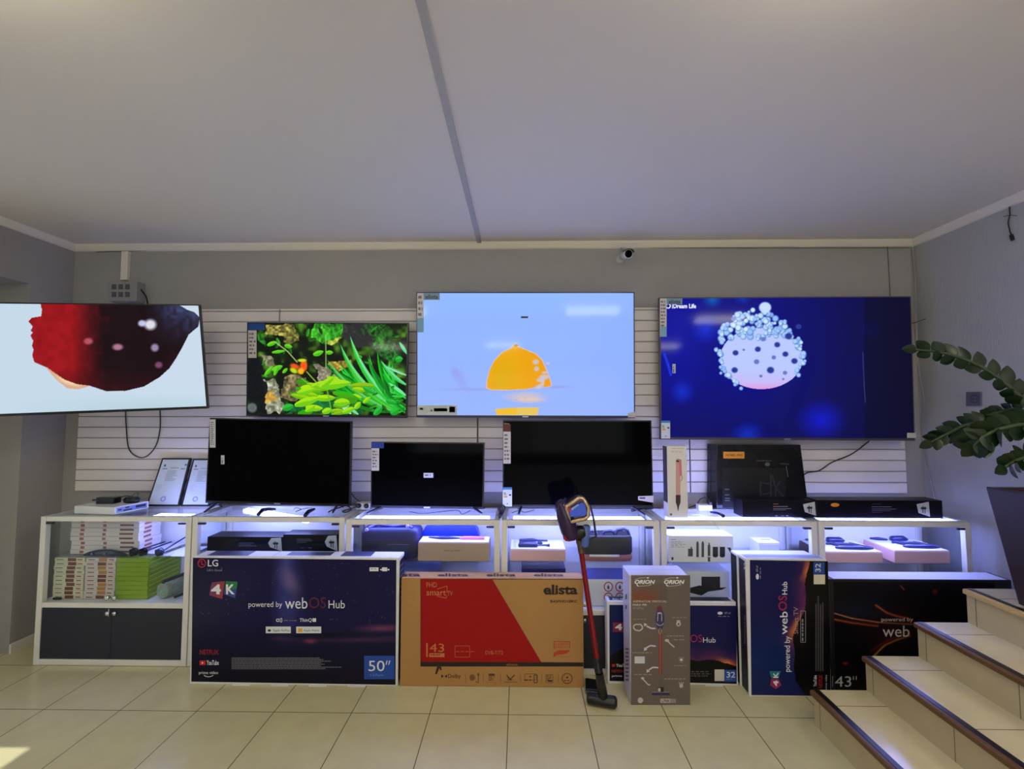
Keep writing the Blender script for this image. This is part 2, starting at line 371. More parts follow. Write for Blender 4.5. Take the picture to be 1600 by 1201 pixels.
# ---------------------------------------------------------------- stairs
st = thing('staircase', 'cream tiled stairs with dark nosings climbing to the right beside the boxes', 'stairs', (1.446, 1.6, 0))
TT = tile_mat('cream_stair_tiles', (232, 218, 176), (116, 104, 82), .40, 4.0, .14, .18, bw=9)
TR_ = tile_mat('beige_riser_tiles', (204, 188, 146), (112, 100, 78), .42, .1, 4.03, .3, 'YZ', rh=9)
XS = [1.446, 1.708, 1.972, 2.222, XRF]; Y1S, Y0S = 2.385, -.6
NOSE = mat('brown_wood_nosing', (104, 72, 34), .45, noise=.15, scale=40); NOSEB = mat('black_rubber_nosing', (22, 18, 24), .3, noise=.1)
NOSEL = mat('light_wood_nosing', (206, 176, 120), .45, noise=.1, scale=40)
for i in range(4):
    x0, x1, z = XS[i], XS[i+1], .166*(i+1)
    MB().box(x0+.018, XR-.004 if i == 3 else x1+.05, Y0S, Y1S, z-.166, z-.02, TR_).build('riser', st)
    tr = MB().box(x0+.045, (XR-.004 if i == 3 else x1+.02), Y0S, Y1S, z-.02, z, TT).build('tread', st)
    b = MB(); b.prism([(x0, Y0S, z-.022), (x0, Y0S, z-.004), (x0+.006, Y0S, z), (x0+.020, Y0S, z), (x0+.020, Y0S, z-.022)], (0, Y1S-Y0S, 0), NOSEL if i == 3 else NOSE)
    b.box(x0+.020, x0+.045, Y0S, Y1S, z-.02, z+.002, NOSEB); b.build('nosing', st)
MB().box(XR+.002, XRF-.002, Y0S, 1.14, .0, .664, TT).build('landing', st)
# ================================================================ CABINETS
ZT = .902
def clamp_label(i): return ['leftmost, holding flat white and green boxes', 'second from the left, behind the big dark blue box', 'third from the left, with the tan box on its shelf',
    'fourth from the left, behind the red cordless vacuum', 'fifth from the left, with the white hair tool box', 'rightmost, with two pink gift boxes, beside the stairs'][i]
CABS = [(-2.985, -2.035, 2.84), (-2.028, -1.078, 2.84), (-1.05, -.12, 2.79), (-.11, .834, 2.79), (.844, 1.768, 2.79), (1.778, 2.668, 2.79)]
ZM, ZG = .372, .640    # solid middle shelf, glass shelf
def cabinet(i):
    x0, x1, y0 = CABS[i]; y1 = y0+.37; P = .034
    t = thing('display_cabinet', 'white framed glass display cabinet, '+clamp_label(i), 'cabinet', ((x0+x1)/2, y0, 0), 'row of glass display cabinets')
    b = MB()
    for x in (x0, x1-P):
        for y in (y0, y1-P): b.box(x, x+P, y, y+P, 0, ZT-.006, WHITE_FRAME)
    for z0, z1 in ((.0, .034), (ZM-.03, ZM), (ZT-.036, ZT-.006)):
        b.box(x0+P, x1-P, y0+.001, y0+P, z0, z1, WHITE_FRAME); b.box(x0+P, x1-P, y1-P, y1-.001, z0, z1, WHITE_FRAME)
        for x in (x0+.001, x1-P): b.box(x, x+P-.001, y0+P, y1-P, z0, z1, WHITE_FRAME)
    b.build('frame', t, bevel=.0025)
    MB().box(x0+.004, x1-.004, y0+.004, y1-.004, ZT-.006, ZT, GLASS).build('glass_top', t)
    MB().box(x0+P+.001, x1-P-.001, y1-.022, y1-.012, .04, ZT-.037, mat('white_back_panel', (232, 232, 238), .5, noise=.02)).build('back_panel', t)
    MB().box(x0+P+.001, x1-P-.001, y0+P+.001, y1-.024, ZM-.018, ZM-.001, WPLAS).build('middle_shelf', t)
    MB().box(x0+P+.001, x1-P-.001, y0+P+.006, y1-.026, ZG-.006, ZG, GLASS).build('glass_shelf', t)
    for x in (x0+.012, x1-.018): MB().box(x, x+.006, y0+P+.001, y1-P-.001, ZM+.001, ZT-.037, GLASS).build('side_glass', t)
    for x in (x0+.012, x1-.018): MB().box(x, x+.006, y0+P+.001, y1-P-.001, .035, ZM-.031, GREYDOOR).build('side_panel', t)
    xm = (x0+x1)/2
    for a, c in ((x0+P+.002, xm-.001), (xm+.001, x1-P-.002)):
        d = MB().box(a, c, y0+.003, y0+.008, ZM+.003, ZT-.039, GLASS).build('glass_door', t)
        hx = a if a < xm-.1 else c-.045
        MB().box(hx, hx+.045, y0-.004, y0+.012, ZT-.052, ZT-.040, mat('grey_hinge', (70, 66, 84), .3, .6)).build('hinge', d, bevel=.002)
        kx = c-.022 if a < xm-.1 else a+.022
        k = MB(); q_ = 1 if i == 0 else .5; k.lathe((kx, y0+.003, ZM+.035), (0, -1, 0), [(0, .012), (.006*q_, .012), (.010*q_, .015), (.02*q_, .015), (.024*q_, .010), (.025*q_, .001)], CHROME, 16)
        k.build('knob_lock', d)
        d = MB().box(a, c, y0+.004, y0+.016, .036, ZM-.032, GREYDOOR).build('lower_door', t, bevel=.001)
        k = MB(); k.lathe((kx, y0+.004, ZM-.060), (0, -1, 0), [(0, .010), (.005*q_, .010), (.007*q_, .013), (.016*q_, .013), (.018*q_, .001)], CHROME, 16)
        if a > xm-.1 and i == 0: k.box(kx-.03, kx-.027, y0-.014, y0-.011, ZM-.075, ZM-.03, CHROME)
        k.build('cam_lock', d)
    # the strip lamp under the glass top
    l = MB()
    if i == 0: l.obox((-2.22, y0+.105, ZT-.033), (.13, 0, -.002), (0, .055, 0), (0, 0, .012), LEDM)
    elif i == 1:
        c0, c1 = Vector((x0+.17, y0+.27, ZT-.022)), Vector((x0+.66, y0+.16, ZT-.062)); d = (c1-c0)/2
        l.obox((c0+c1)/2, d, (0, .03, 0), Vector((0, 0, .012)), LEDM)
    else: l.box(x0+.07, x1-.07, y0+.05, y0+.14, ZT-.034, ZT-.012, LEDM)
    l.build('strip_lamp', t, bevel=.003)
    return t
for i in range(6): cabinet(i)

# ================================================================ TELEVISIONS
def TVface(c3):
    TL, TR, BR, BL = c3; n = ((TR-TL).cross(BL-TL)); n = n if n.y < 0 else -n
    return Face(TL, n)
def tv(label, c3, img=None, bez=3, thick=.03, group=None, feet=None, arm=None, badge=True, bm=None, chin=6):
    TL, TR, BR, BL = c3; fc = TVface(c3); n = fc.n
    root = thing('television', label, 'television', tuple((BL+BR)/2), group)
    inn = -n*thick
    b = MB(); b.prism([BL, BR, TR, TL], inn, bm or BEZEL)
    ce = (TL+TR+BR+BL)/4; ux = (TR-TL)/2; uy = (TL-BL)/2
    lo = [ce+ux*a*.62+uy*(b_*.55-.3) for a, b_ in ((-1, -1), (1, -1), (1, 1), (-1, 1))]
    b.prism([p-n*(thick-.001) for p in lo], -n*.03, BLACK)
    b.build('casing', root, bevel=.002)
    w = (TR-TL).length; px = w/ (bez[1] if isinstance(bez, tuple) else 400); e = .008; ch = .016
    rx = (TR-TL).normalized(); uz = (TL-BL).normalized()
    c = [TL+rx*e-uz*e, TR-rx*e-uz*e, BR-rx*e+uz*ch, BL+rx*e+uz*ch]
    if img is None: MB().poly([p+n*.0008 for p in (c[3], c[2], c[1], c[0])], GLOSSB).build('screen', root)
    else: img.object('screen', root, c, LIT, .0008, n)
    if badge:
        m = MB(); q = (BL+BR)/2+uz*ch*.45; m.obox(q+n*.0015, rx*.020, uz*.0035, n*.001, mat('silver_badge', (200, 200, 205), .3, .6)); m.build('badge', root)
    if arm is not None:
        a = MB(); mid = ce-n*(thick+.03)
        a.box(mid.x-.10, mid.x+.10, YS-.012, YS, mid.z-.15, mid.z+.15, BLACK); a.tube([mid, (mid.x+arm, YS-.01, mid.z)], .02, BLACK, 8)
        a.build('wall_bracket', root)
    if feet:
        for (fx, fy, dx) in feet:   # foot hangs at pixel x on the bottom edge and splays forward
            p = fc.at(fx, fy); zf = ZT
            for sgn in (-1, 1):
                f = MB(); q = Vector((p.x+dx, p.y+thick/2+sgn*.085, zf+.0075)); top = Vector((p.x, p.y+thick/2, (BL.z+BR.z)/2+.006))
                f.tube([top, top*.5+q*.5+Vector((0, 0, .002)), q], [.010, .008, .006], bm if False else mat('tv_foot', (34, 34, 52), .3, noise=.05), 8)
                f.build('leg', root)
    return root, fc, c
def corners(fc, TL, TR, BR, BL): return [fc.at(*TL), fc.at(*TR), fc.at(*BR), fc.at(*BL)]
def bal(r, name, fc): pass
def sticker_strip(root, fc, x0, y0, x1, y1, cols, name='sticker', lines=6, blue=False, seed=2):
    s = MB(); s.prism([fc.at(x0, y1, .0012), fc.at(x1, y1, .0012), fc.at(x1, y0, .0012), fc.at(x0, y0, .0012)], fc.n*.0004, flat((205, 200, 200)))
    fuzz(s, fc, x0+1.5, y0+4, x1-1, y1-3, lines, flat((110, 105, 120)), .0019, seed=seed)
    for (a, b_, c_, d_, col) in cols: s.prect(fc, a, b_, c_, d_, flat(col), .0021)
    return s.build(name, root)
def energy_label(root, fc, x0, y0, x1, y1):
    s = MB(); s.prism([fc.at(x0, y1, .0012), fc.at(x1, y1, .0012), fc.at(x1, y0, .0012), fc.at(x0, y0, .0012)], fc.n*.0004, flat((215, 220, 226)))
    w, h = x1-x0, y1-y0
    s.prect(fc, x0, y0, x1, y0+h*.12, flat((60, 130, 190)), .002)
    for k, col in enumerate(((60, 150, 70), (150, 190, 60), (235, 200, 60), (235, 120, 50))): s.prect(fc, x0+w*.12, y0+h*(.27+.07*k), x0+w*(.32+.06*k), y0+h*(.32+.07*k), flat(col), .002)
    s.prect(fc, x0+w*.68, y0+h*.36, x0+w*.9, y0+h*.44, flat((20, 20, 30)), .002)
    s.pell(fc, x0+w*.5, y0+h*.86, w*.07, w*.07, flat((90, 90, 100)), .002)
    return s.build('energy_label', root)

# --- the swivelled television at the left
c3 = [FY(2.50).at(-47, 471.5), FY(2.80).at(312, 475.5), FY(2.89).at(325, 638), FY(2.59).at(-25, 652.5)]
c3[3] = c3[0]+(c3[2]-c3[1])
im = Img(-47, 470, 325, 652, 1.1, (196, 216, 232), c3)
im.mix((im.X+47)/420*.35, (215, 228, 246)); im.ell(250, 640, 130, 14, (170, 205, 210), 0, .9, .6)
def P4(l): return [(x/4, 360+y/4) for x, y in l]
drop = P4([(255,455),(262,500),(258,535),(200,545),(178,568),(205,600),(192,625),(206,640),(190,655),(208,690),(200,720),(210,745),(201,780),(215,822),(300,860),(400,930),(480,960),(560,970),(660,1003),(780,1003),(900,975),(1000,915),(1060,860),(1100,800),(1140,730),(1180,650),(1240,600),(1250,545),(1215,510),(1170,495),(1130,470),(1060,455)])
im.poly([(x/4, 360+y/4) for x, y in [(290,860),(350,930),(420,985),(490,992),(560,972),(500,940),(420,890)]], (220, 170, 140)); im.ell(108, 594, 17, 6, (240, 214, 170), .35, .4)
m0 = im.mask(drop); im.mix(m0, (140, 6, 16))
nz = im.noise(9, 3); im.mix(m0*np.clip(nz*.5, 0, .4), (190, 30, 34))
im.mix(m0*np.clip((im.X-112)/50, 0, 1)*.96, (14, 1, 8)); im.mix(m0*np.clip(nz-.55, 0, 1)*1.2*np.clip((im.X-120)/20, 0, 1)*np.clip((200-im.X)/60, 0, 1), (110, 6, 20)); im.mix(m0*np.clip((im.X-225)/50, 0, 1)*np.clip((545-im.Y)/60, 0, 1)*(.35+.5*im.noise(5, 5)), (70, 90, 140))
im.mix(m0*np.clip((im.X-250)/40, 0, 1)*np.clip((im.Y-540)/30, 0, 1)*.6, (90, 20, 60)); im.mix(m0*np.clip((im.Y-575)/40, 0, 1)*.7, (60, 6, 14))
for a in ((235, 507, 9, 8, (240, 244, 255)), (222, 505, 6, 5, (210, 220, 250)), (138, 533, 7, 5, (190, 90, 110)), (184, 542, 8, 5, (190, 130, 160)), (242, 543, 6, 6, (170, 150, 190)), (248, 570, 6, 5, (130, 80, 110))): im.ell(*a, 0, .35, .9)
im.mix(1-im.mask([(-47, 470), (400, 470), (400, 700), (-47, 700)]), (0, 0, 0))
r, fc, c = tv('black edged television showing a dark red drop on white, swivelled on an arm at left', c3, im, arm=-.25, badge=False, thick=.028)

# --- television with green leaves
f2 = FY(3.10)
def P5(x, y): return (380+x/5.333, 440+y/5.333)
cg = corners(f2, (386, 503.5), (638, 503.5), (635.5, 653), (384.5, 649.5)); im = Img(386, 503, 638, 653, 1.8, (10, 18, 8), cg); n1, n2, n3 = im.noise(7, 21), im.noise(3, 22), im.noise(18, 23)
im.mix(np.clip(n3-.35, 0, 1)*1.5*np.clip(n1*1.5, 0, 1), (50, 80, 22)); im.mix(np.clip(n1*n3*2.4-.7, 0, 1), (80, 140, 30)); n5, n6 = im.noise(11, 24), im.noise(11, 25)
def blob(pts, col, k=1, tex=.5):
    m = im.mask([P5(*p) for p in pts], (n5-.5)*9+(n2-.5)*4, (n6-.5)*9); im.mix(m*k*(1-tex+tex*np.clip(n2*1.2+n1*.6-.3, 0, 1)), col); im.mix(m*k*np.clip(n2*n1*3-1.0, 0, 1)*.5, [min(255, c*1.45+20) for c in col])
blob([(190,350),(400,345),(470,480),(400,510),(320,470),(250,440),(190,420)], (165, 155, 70), 1, .8)
blob([(560,380),(620,345),(830,350),(850,430),(800,500),(650,520),(570,470)], (60, 190, 40), 1, .6)
blob([(690,480),(840,460),(800,510),(700,515)], (190, 190, 70), 1, .6)
blob([(850,350),(1010,350),(1080,470),(1120,560),(900,540),(830,440)], (44, 44, 46), 1, .1)
blob([(980,350),(1180,350),(1260,430),(1200,500),(1080,470),(1000,400)], (40, 120, 40), 1, .95)
blob([(1080,500),(1260,500),(1310,640),(1280,700),(1120,600)], (26, 130, 40), 1, .9)
blob([(110,420),(180,430),(200,540),(130,500)], (30, 120, 30), 1, .9)
blob([(150,620),(240,610),(300,690),(230,740),(160,680)], (130, 130, 100), 1, .6)
blob([(130,830),(240,800),(300,880),(330,1000),(320,1100),(210,1100),(170,960)], (190, 190, 165), 1, .5)
blob([(170,920),(260,920),(280,980),(200,1010)], (220, 150, 40), .8, .4)
blob([(340,800),(400,770),(520,790),(500,900),(430,1000),(330,980)], (150, 130, 90), 1, .7)
blob([(600,700),(690,700),(720,760),(680,860),(620,830)], (160, 150, 130), 1, .4)
blob([(700,680),(900,640),(910,700),(760,760)], (190, 160, 60), 1, .5)
blob([(740,770),(890,780),(830,810),(730,800)], (200, 180, 120), 1, .4)
blob([(40,660),(130,640),(160,760),(200,900),(190,1100),(40,1100)], (10, 14, 20), 1, .1)
blob([(500,980),(980,960),(1000,1100),(350,1100)], (14, 110, 50), 1, .5)
rr = random.Random(5)
def bl(ax, ay, bx, by, w, c1, c2=None, bend=0): a = P5(ax, ay); b_ = P5(bx, by); im.blade(*a, *b_, w/5.333, c1, c2, bend/5.333)
for k in range(54):
    a = 1365-rr.uniform(0, 110); t_ = rr.random(); g = rr.randint(110, 205); bl(a, 1100-rr.uniform(0, 160), 640+t_*620, 760-t_*120+rr.uniform(-90, 140), rr.uniform(10, 20), (g*.12, g, g*.15), rr.choice([(4, 84, 16), (70, 225, 90), (10, 120, 24)]), rr.uniform(-70, -20))
bl(1340,1080,810,520,26,(30,190,40),(130,230,150),-90); bl(1330,1080,890,450,24,(40,200,50),(140,235,180),-70)
bl(1340,1080,1040,640,26,(20,170,40),(10,110,30),-40); bl(1360,860,1150,660,18,(60,200,90),(120,230,160),-20); bl(1360,950,1160,760,20,(20,180,40),None,-20)
bl(1365,780,1180,700,12,(160,230,190),(60,180,90)); bl(1365,600,1300,500,14,(90,210,140)); bl(1360,950,1210,840,14,(110,230,150))
bl(1300,1090,880,700,22,(30,180,30),(90,210,60),-60); bl(1250,1080,700,650,18,(60,180,60),(120,210,120),-60)
bl(960,1105,760,960,16,(120,220,160)); bl(900,1100,800,1020,14,(170,235,200))
for k in range(46):
    x, y = rr.choice([(rr.uniform(960, 1360), rr.uniform(360, 760)), (rr.uniform(120, 560), rr.uniform(420, 800)), (rr.uniform(560, 860), rr.uniform(345, 520)), (rr.uniform(900, 1360), rr.uniform(860, 1090))]); ang = rr.uniform(0, 3.1); L = rr.uniform(14, 40); g = rr.randint(70, 190)
    bl(x-L*math.cos(ang), y-L*math.sin(ang), x+L*math.cos(ang), y+L*math.sin(ang), rr.uniform(8, 14), (g*.35, g, g*.25), (g*.2, g*.7, g*.15))
for k in range(24):
    x, y = rr.uniform(430, 1050), rr.uniform(820, 1100); ang = rr.uniform(-.5, .5); L = rr.uniform(50, 110); g = rr.randint(150, 235)
    bl(x-L*math.cos(ang), y-L*math.sin(ang)*.5, x+L*math.cos(ang), y+L*math.sin(ang)*.5, rr.uniform(16, 30), (g*.75 if g > 190 else 40, g, 10), (g*.45, g*.85, 10))
for a in ((560,880,690,830,22),(700,800,820,830,24),(1000,1010,1060,960,18),(930,1060,980,1000,22),(830,1090,930,1050,24),(520,1080,600,1030,24),(430,1030,640,965,34),(450,930,600,890,28),(620,870,900,840,40),(760,1010,890,1000,34),(660,1090,740,1060,26),(640,880,760,790,26),(440,1020,540,990,20)): bl(*a, (165, 228, 20), (96, 196, 16))
for a in ((1090,1110,1160,1040,26),(1230,1100,1300,1060,30),(330,1060,420,1030,30),(1000,880,1100,930,22),(1190,990,1280,1010,24),(1270,650,1330,640,26)): bl(*a, (40, 190, 60), (20, 150, 40))
for a in ((240,590,350,575,14),(345,530,410,545,18),(585,610,670,580,22),(690,590,750,590,18),(200,530,280,500,18),(240,740,330,700,22),(180,780,250,700,16),(260,780,290,700,16),(330,760,370,720,14)): bl(*a, (110, 215, 30), (60, 180, 20))
im.line([P5(270,505), P5(370,580), P5(450,670)], 1.5, (180, 200, 120)); im.line([P5(530,750), P5(630,860)], 1.6, (150, 200, 60)); im.line([P5(688,460), P5(690,720)], 1.4, (150, 200, 100)); im.line([P5(480,800), P5(580,880)], 1.2, (140, 190, 60)); im.line([P5(700,900), P5(740,1100)], 1.5, (90, 200, 60))
im.ell(*P5(505, 700), 5.5, 9, (245, 90, 20), 0, .2); im.ell(*P5(430, 705), 7, 4, (240, 80, 20), .3, .3); im.ell(*P5(480, 745), 5, 5, (250, 180, 20), 0, .3); im.ell(*P5(420, 740), 6, 3.5, (190, 220, 30), .5, .3); im.ell(*P5(490, 655), 7, 2.5, (200, 220, 40), 0, .3)
im.ell(*P5(75, 1050), 7, 7, (170, 180, 180), 0, .3, .7); im.ell(*P5(75, 1050), 5, 5, (60, 70, 70), 0, .3, .5)
im.mix((im.Y > 649)*.7, (4, 90, 10))
r, fc, c = tv('black edged wall television showing bright green leaves and an orange butterfly', corners(f2, (386, 503.5), (638, 503.5), (635.5, 653), (384.5, 649.5)), im, arm=0)
sticker_strip(r, fc, 388, 516, 401, 559, [(388, 505, 414, 515.5, (20, 70, 150))], seed=4)

# --- television with the yellow fruit
cg = corners(f2, (650.5, 456), (991.5, 456), (992.5, 653), (650.5, 652)); im = Img(650, 456, 992, 652, 1.3, (146, 182, 255), cg); im.mix(np.clip((im.Y-520)/140, 0, 1)*.5, (160, 180, 252)); im.mix(np.clip((im.X-880)/110, 0, 1)*.3, (140, 170, 250)); im.mix(np.clip((500-im.Y)/60, 0, 1)*.4, (150, 200, 255))
def P3(x, y): return (640+x/4.2105, 380+y/4.2105)
im.ell(*P3(400, 960), 42, 2.2, (150, 150, 230), 0, .6, .5); im.ell(*P3(980, 945), 18, 2, (150, 150, 235), 0, .6, .6); im.ell(*P3(330, 890), 7, 16, (150, 150, 240), -.6, .6, .45); im.ell(*P3(300, 850), 5, 6, (150, 155, 240), 0, .6, .5)
lem = [P3(*p) for p in [(508,950),(512,900),(530,830),(560,770),(610,720),(670,690),(690,668),(700,662),(712,680),(760,700),(830,730),(870,770),(900,840),(922,900),(930,935),(900,945),(840,945),(760,958),(640,964),(540,962)]]
im.mix(im.mask([(x+(x-808)*.035, y+(y-580)*.035) for x, y in lem]), (215, 190, 190)); ml = im.mask(lem); im.mix(ml, (236, 170, 6)); im.mix(ml*np.clip((im.X-800)/60, 0, 1)*.7, (244, 150, 4)); im.mix(ml*np.clip(1-np.hypot(im.X-785, im.Y-590)/30, 0, 1)*.6, (214, 176, 0))
im.ell(*P3(700, 672), 3, 2, (190, 130, 20), 0, .4)
for a in ((830,780,5,4),(835,826,4,4),(885,880,8,4),(860,900,6,3),(875,915,3,6),(890,850,5,2),(850,945,6,3),(910,790,3,2),(858,940,3,4)): im.ell(*P3(a[0], a[1]), a[2], a[3], (205, 195, 215), 0, .35, .92)
im.ell(*P3(760, 1010), 26, 7, (222, 196, 190), 0, .5, .7); im.ell(*P3(790, 1030), 20, 4, (236, 200, 170), 0, .5, .6)
im.poly([P3(*p) for p in [(562,1090),(700,1080),(850,1078),(840,1130),(575,1130)]], (232, 196, 90)); im.poly([P3(*p) for p in [(562,1090),(700,1084),(700,1130),(575,1130)]], (240, 190, 40))
for k in range(16): im.ell(rr.uniform(690, 900), rr.uniform(600, 625), rr.uniform(1, 3), .8, (160, 160, 225), 0, .4, .6)
r, fc, c = tv('large wall television showing a yellow fruit half in water on pale blue', corners(f2, (650.5, 456), (991.5, 456), (992.5, 653), (650.5, 652)), im, arm=0, bm=mat('navy_bezel', (26, 24, 70), .3))
s = sticker_strip(r, fc, 652, 458, 662, 519, [(652, 497, 662, 519, (110, 160, 190)), (662, 458, 687, 468.5, (120, 150, 170))], seed=6)
b = MB(); b.ptext(fc, 'elista', 665, 460, 684.5, 467, flat((30, 50, 70)), .0026, bold=.02); b.build('sticker_print', s)
s = sticker_strip(r, fc, 652, 633, 714, 648, [(652, 633, 714, 648, (196, 204, 206)), (678, 637.5, 699, 642.5, (50, 100, 80)), (673, 640, 675.5, 642.5, (60, 120, 80)), (702, 635, 711, 644, (190, 170, 170)), (656, 637, 661, 640, (130, 130, 140))], seed=8)
b = MB(); b.prect(fc, 814, 494, 825, 497, flat((70, 72, 96)), .0016); b.prism([fc.at(981, 652, .0012), fc.at(993, 652, .0012), fc.at(993, 643, .0012), fc.at(981, 645, .0012)], fc.n*.0005, flat((205, 196, 196))); b.build('sticker', r)

# --- the blue television
cg = corners(f2, (1030, 464.5), (1423.5, 462.5), (1430, 688.5), (1032, 686.5)); im = Img(1030, 463, 1430, 689, 1.3, (2, 6, 130), cg)
im.mix(np.clip((im.X-1180)/230, 0, 1)*.85, (6, 5, 42)); im.mix(np.clip((im.Y-590)/110, 0, 1)*.55, (4, 4, 62)); im.mix(np.clip(1-np.hypot((im.X-1060)/60, (im.Y-520)/120), 0, 1)*.5, (8, 20, 190))
for a in ((1103, 515, 14, 14, (10, 50, 215)), (1066, 612, 12, 12, (10, 50, 210)), (1283, 656, 24, 20, (14, 24, 220)), (1168, 678, 16, 12, (8, 50, 200)), (1362, 515, 10, 10, (10, 12, 110)), (1113, 468, 10, 8, (10, 110, 190)), (1160, 466, 8, 6, (10, 60, 180))): im.ell(*a, 0, .8, .8)
im.line([(1038, 553), (1044, 570), (1048, 585)], 4, (20, 60, 235), .8)
im.mix((im.X > 1351)*.45, (2, 2, 20)); im.line([(1348, 550), (1350, 600), (1352, 628)], 1.2, (70, 76, 140), .8)
def P6(x, y): return (1000+x/3.532, 360+y/3.532)
BALL = (186, 202, 255); mb_ = im.mask([P6(640+215*math.cos(a)*1.06+30, 705+170*math.sin(a)) for a in [i*.15 for i in range(42)]])
im.mix(mb_, BALL); im.mix(mb_*np.clip((im.Y-575)/40, 0, 1)*.8, (214, 170, 240)); im.mix(mb_*np.clip((im.Y-598)/10, 0, 1)*.8, (236, 150, 220))
r3 = random.Random(9)
def bump(x, y, rad, c0): im.ell(x, y, rad, rad, (40, 90, 190), 0, .2, .7); im.ell(x-.4, y-.5, rad*.85, rad*.85, c0, 0, .3)
for k in range(150):
    x, y = r3.uniform(445, 830), 0
    y = r3.uniform(440, 600) if x < 760 else r3.uniform(500, 580)
    if math.hypot((x-640)/200, (y-600)/165) > 1.0: continue
    a = P6(x, y); g = r3.randint(0, 60); bump(a[0], a[1], r3.uniform(2.5, 5.5), (150+g, 190+g*.8, 250))
for k in range(70):
    th_ = r3.uniform(-.9, 3.9); rad = r3.uniform(.93, 1.08); a = P6(665+232*math.cos(th_)*rad, 700+182*math.sin(th_)*rad)
    if 0.6 < th_ < 1.9: continue
    g = r3.randint(0, 60); bump(a[0], a[1], r3.uniform(2.5, 4.8), (150+g, 190+g*.8, 250))
im.ell(*P6(690, 425), 9.5, 8.5, (200, 222, 255), 0, .15)
for a in ((820,583,5.5),(757,630,4.5),(650,655,4.5),(802,682,4.5),(527,675,4.5),(643,724,4.2),(738,700,3.5),(852,720,4.8),(720,770,5.5),(522,770,4.8),(800,785,3.4),(680,598,3.5),(572,658,2),(667,803,2.5),(515,488,4),(875,530,4.5),(790,820,1.8)): im.ell(*P6(a[0], a[1]), a[2], a[2]*.9, (36, 56, 150) if a[2] > 4.3 else (100, 120, 200), 0, .25)
r, fc, c = tv('largest wall television showing a pale spotted ball on deep blue, at right', corners(f2, (1030, 464.5), (1423.5, 462.5), (1430, 688.5), (1032, 686.5)), im, arm=0, bm=mat('grey_bezel', (70, 66, 76), .35))
s = sticker_strip(r, fc, 1031, 466, 1041.5, 526, [(1032, 510, 1041.5, 526, (120, 170, 195)), (1041.5, 466, 1066, 475.5, (110, 150, 175))], lines=10, seed=9)
b = MB(); b.ptext(fc, 'elista', 1044.5, 468, 1063, 474.5, flat((30, 50, 70)), .0026, bold=.02); b.build('sticker_print', s)
b = MB(); wt = mat('screen_caption_white', (230, 230, 240), .4, emit=(220, 225, 255), es=.9); b.ptext(fc, 'Dream Life', 1052, 474.5, 1087.5, 481.5, wt, .0011, bold=.02); b.pring(fc, 1044, 478, 4, 4, 1.4, wt, .0011); b.prect(fc, 1050, 475, 1050.8, 482, wt, .0011); b.build('caption', r)
energy_label(r, fc, 1033, 657, 1047, 685)
b = MB(); b.prism([fc.at(1050.5, 583, .0012), fc.at(1055.5, 583, .0012), fc.at(1055.5, 568.5, .0012), fc.at(1050.5, 568.5, .0012)], fc.n*.0005, flat((190, 190, 205))); fuzz(b, fc, 1051.5, 570, 1054.5, 582, 1, flat((70, 70, 100)), .002, rot=1)
b.prism([fc.at(1417, 684, .0012), fc.at(1431, 684, .0012), fc.at(1431, 676, .0012), fc.at(1417, 676, .0012)], fc.n*.0005, flat((200, 196, 196))); b.build('sticker', r)

# --- the three dark televisions on the cabinets
f5 = FY(2.99)
r, fc, c = tv('switched off television on the cabinets, leftmost of the three dark ones, by the certificates', corners(f5, (327.5, 652.5), (549, 658), (546.5, 791), (320.5, 785.5)), feet=[(338, 786, -.03), (527, 790, .0)], group='switched off televisions on the cabinets')
sticker_strip(r, fc, 328, 655, 337, 699, [], lines=12, seed=12)
b = MB(); b.prism([fc.at(345.5, 725, .0012), fc.at(351, 725, .0012), fc.at(351, 711, .0012), fc.at(345.5, 711, .0012)], fc.n*.0005, flat((190, 190, 200))); fuzz(b, fc, 347, 713, 350, 724, 1, flat((70, 70, 90)), .002, rot=1); b.build('sticker', r)
r, fc, c = tv('smallest switched off television, in the middle with a white sticker on its screen', corners(FY(2.97), (580, 690), (757, 691.5), (755.5, 795.5), (579, 793)), feet=[(597, 794, -.075), (738, 795, .07)], group='switched off televisions on the cabinets')
s = sticker_strip(r, fc, 580.5, 700, 592.5, 735, [(580.5, 690.5, 600, 700, (20, 60, 150))], lines=6, seed=13)
b = MB(); b.prism([fc.at(662, 746, .0012), fc.at(677, 746, .0012), fc.at(677, 738.5, .0012), fc.at(662, 738.5, .0012)], fc.n*.0005, flat((205, 205, 210))); fuzz(b, fc, 664, 741, 676, 745, 1, flat((90, 90, 110)), .002); b.build('sticker', r)
r, fc, c = tv('switched off television with an energy label behind the red vacuum, rightmost of the dark ones', corners(FY(2.95), (786, 656), (1018, 656.5), (1021, 793), (785, 792)), feet=[(815, 794, -.02), (988, 794, .06)], group='switched off televisions on the cabinets')
sticker_strip(r, fc, 786.5, 674, 798, 724, [(786.5, 662, 798, 673.5, (90, 24, 22))], lines=7, seed=14); energy_label(r, fc, 785.5, 761, 800, 791)
b = MB(); b.ptext(fc, 'elista', 787, 660.6, 796, 663.5, flat((220, 215, 210)), .0016, bold=.02); b.prism([fc.at(997, 781, .0012), fc.at(1021, 785, .0012), fc.at(1021, 774, .0012), fc.at(997, 775, .0012)], fc.n*.0005, flat((200, 190, 195))); b.prect(fc, 999, 776.5, 1008, 779, flat((60, 60, 70)), .002); b.build('sticker', r)
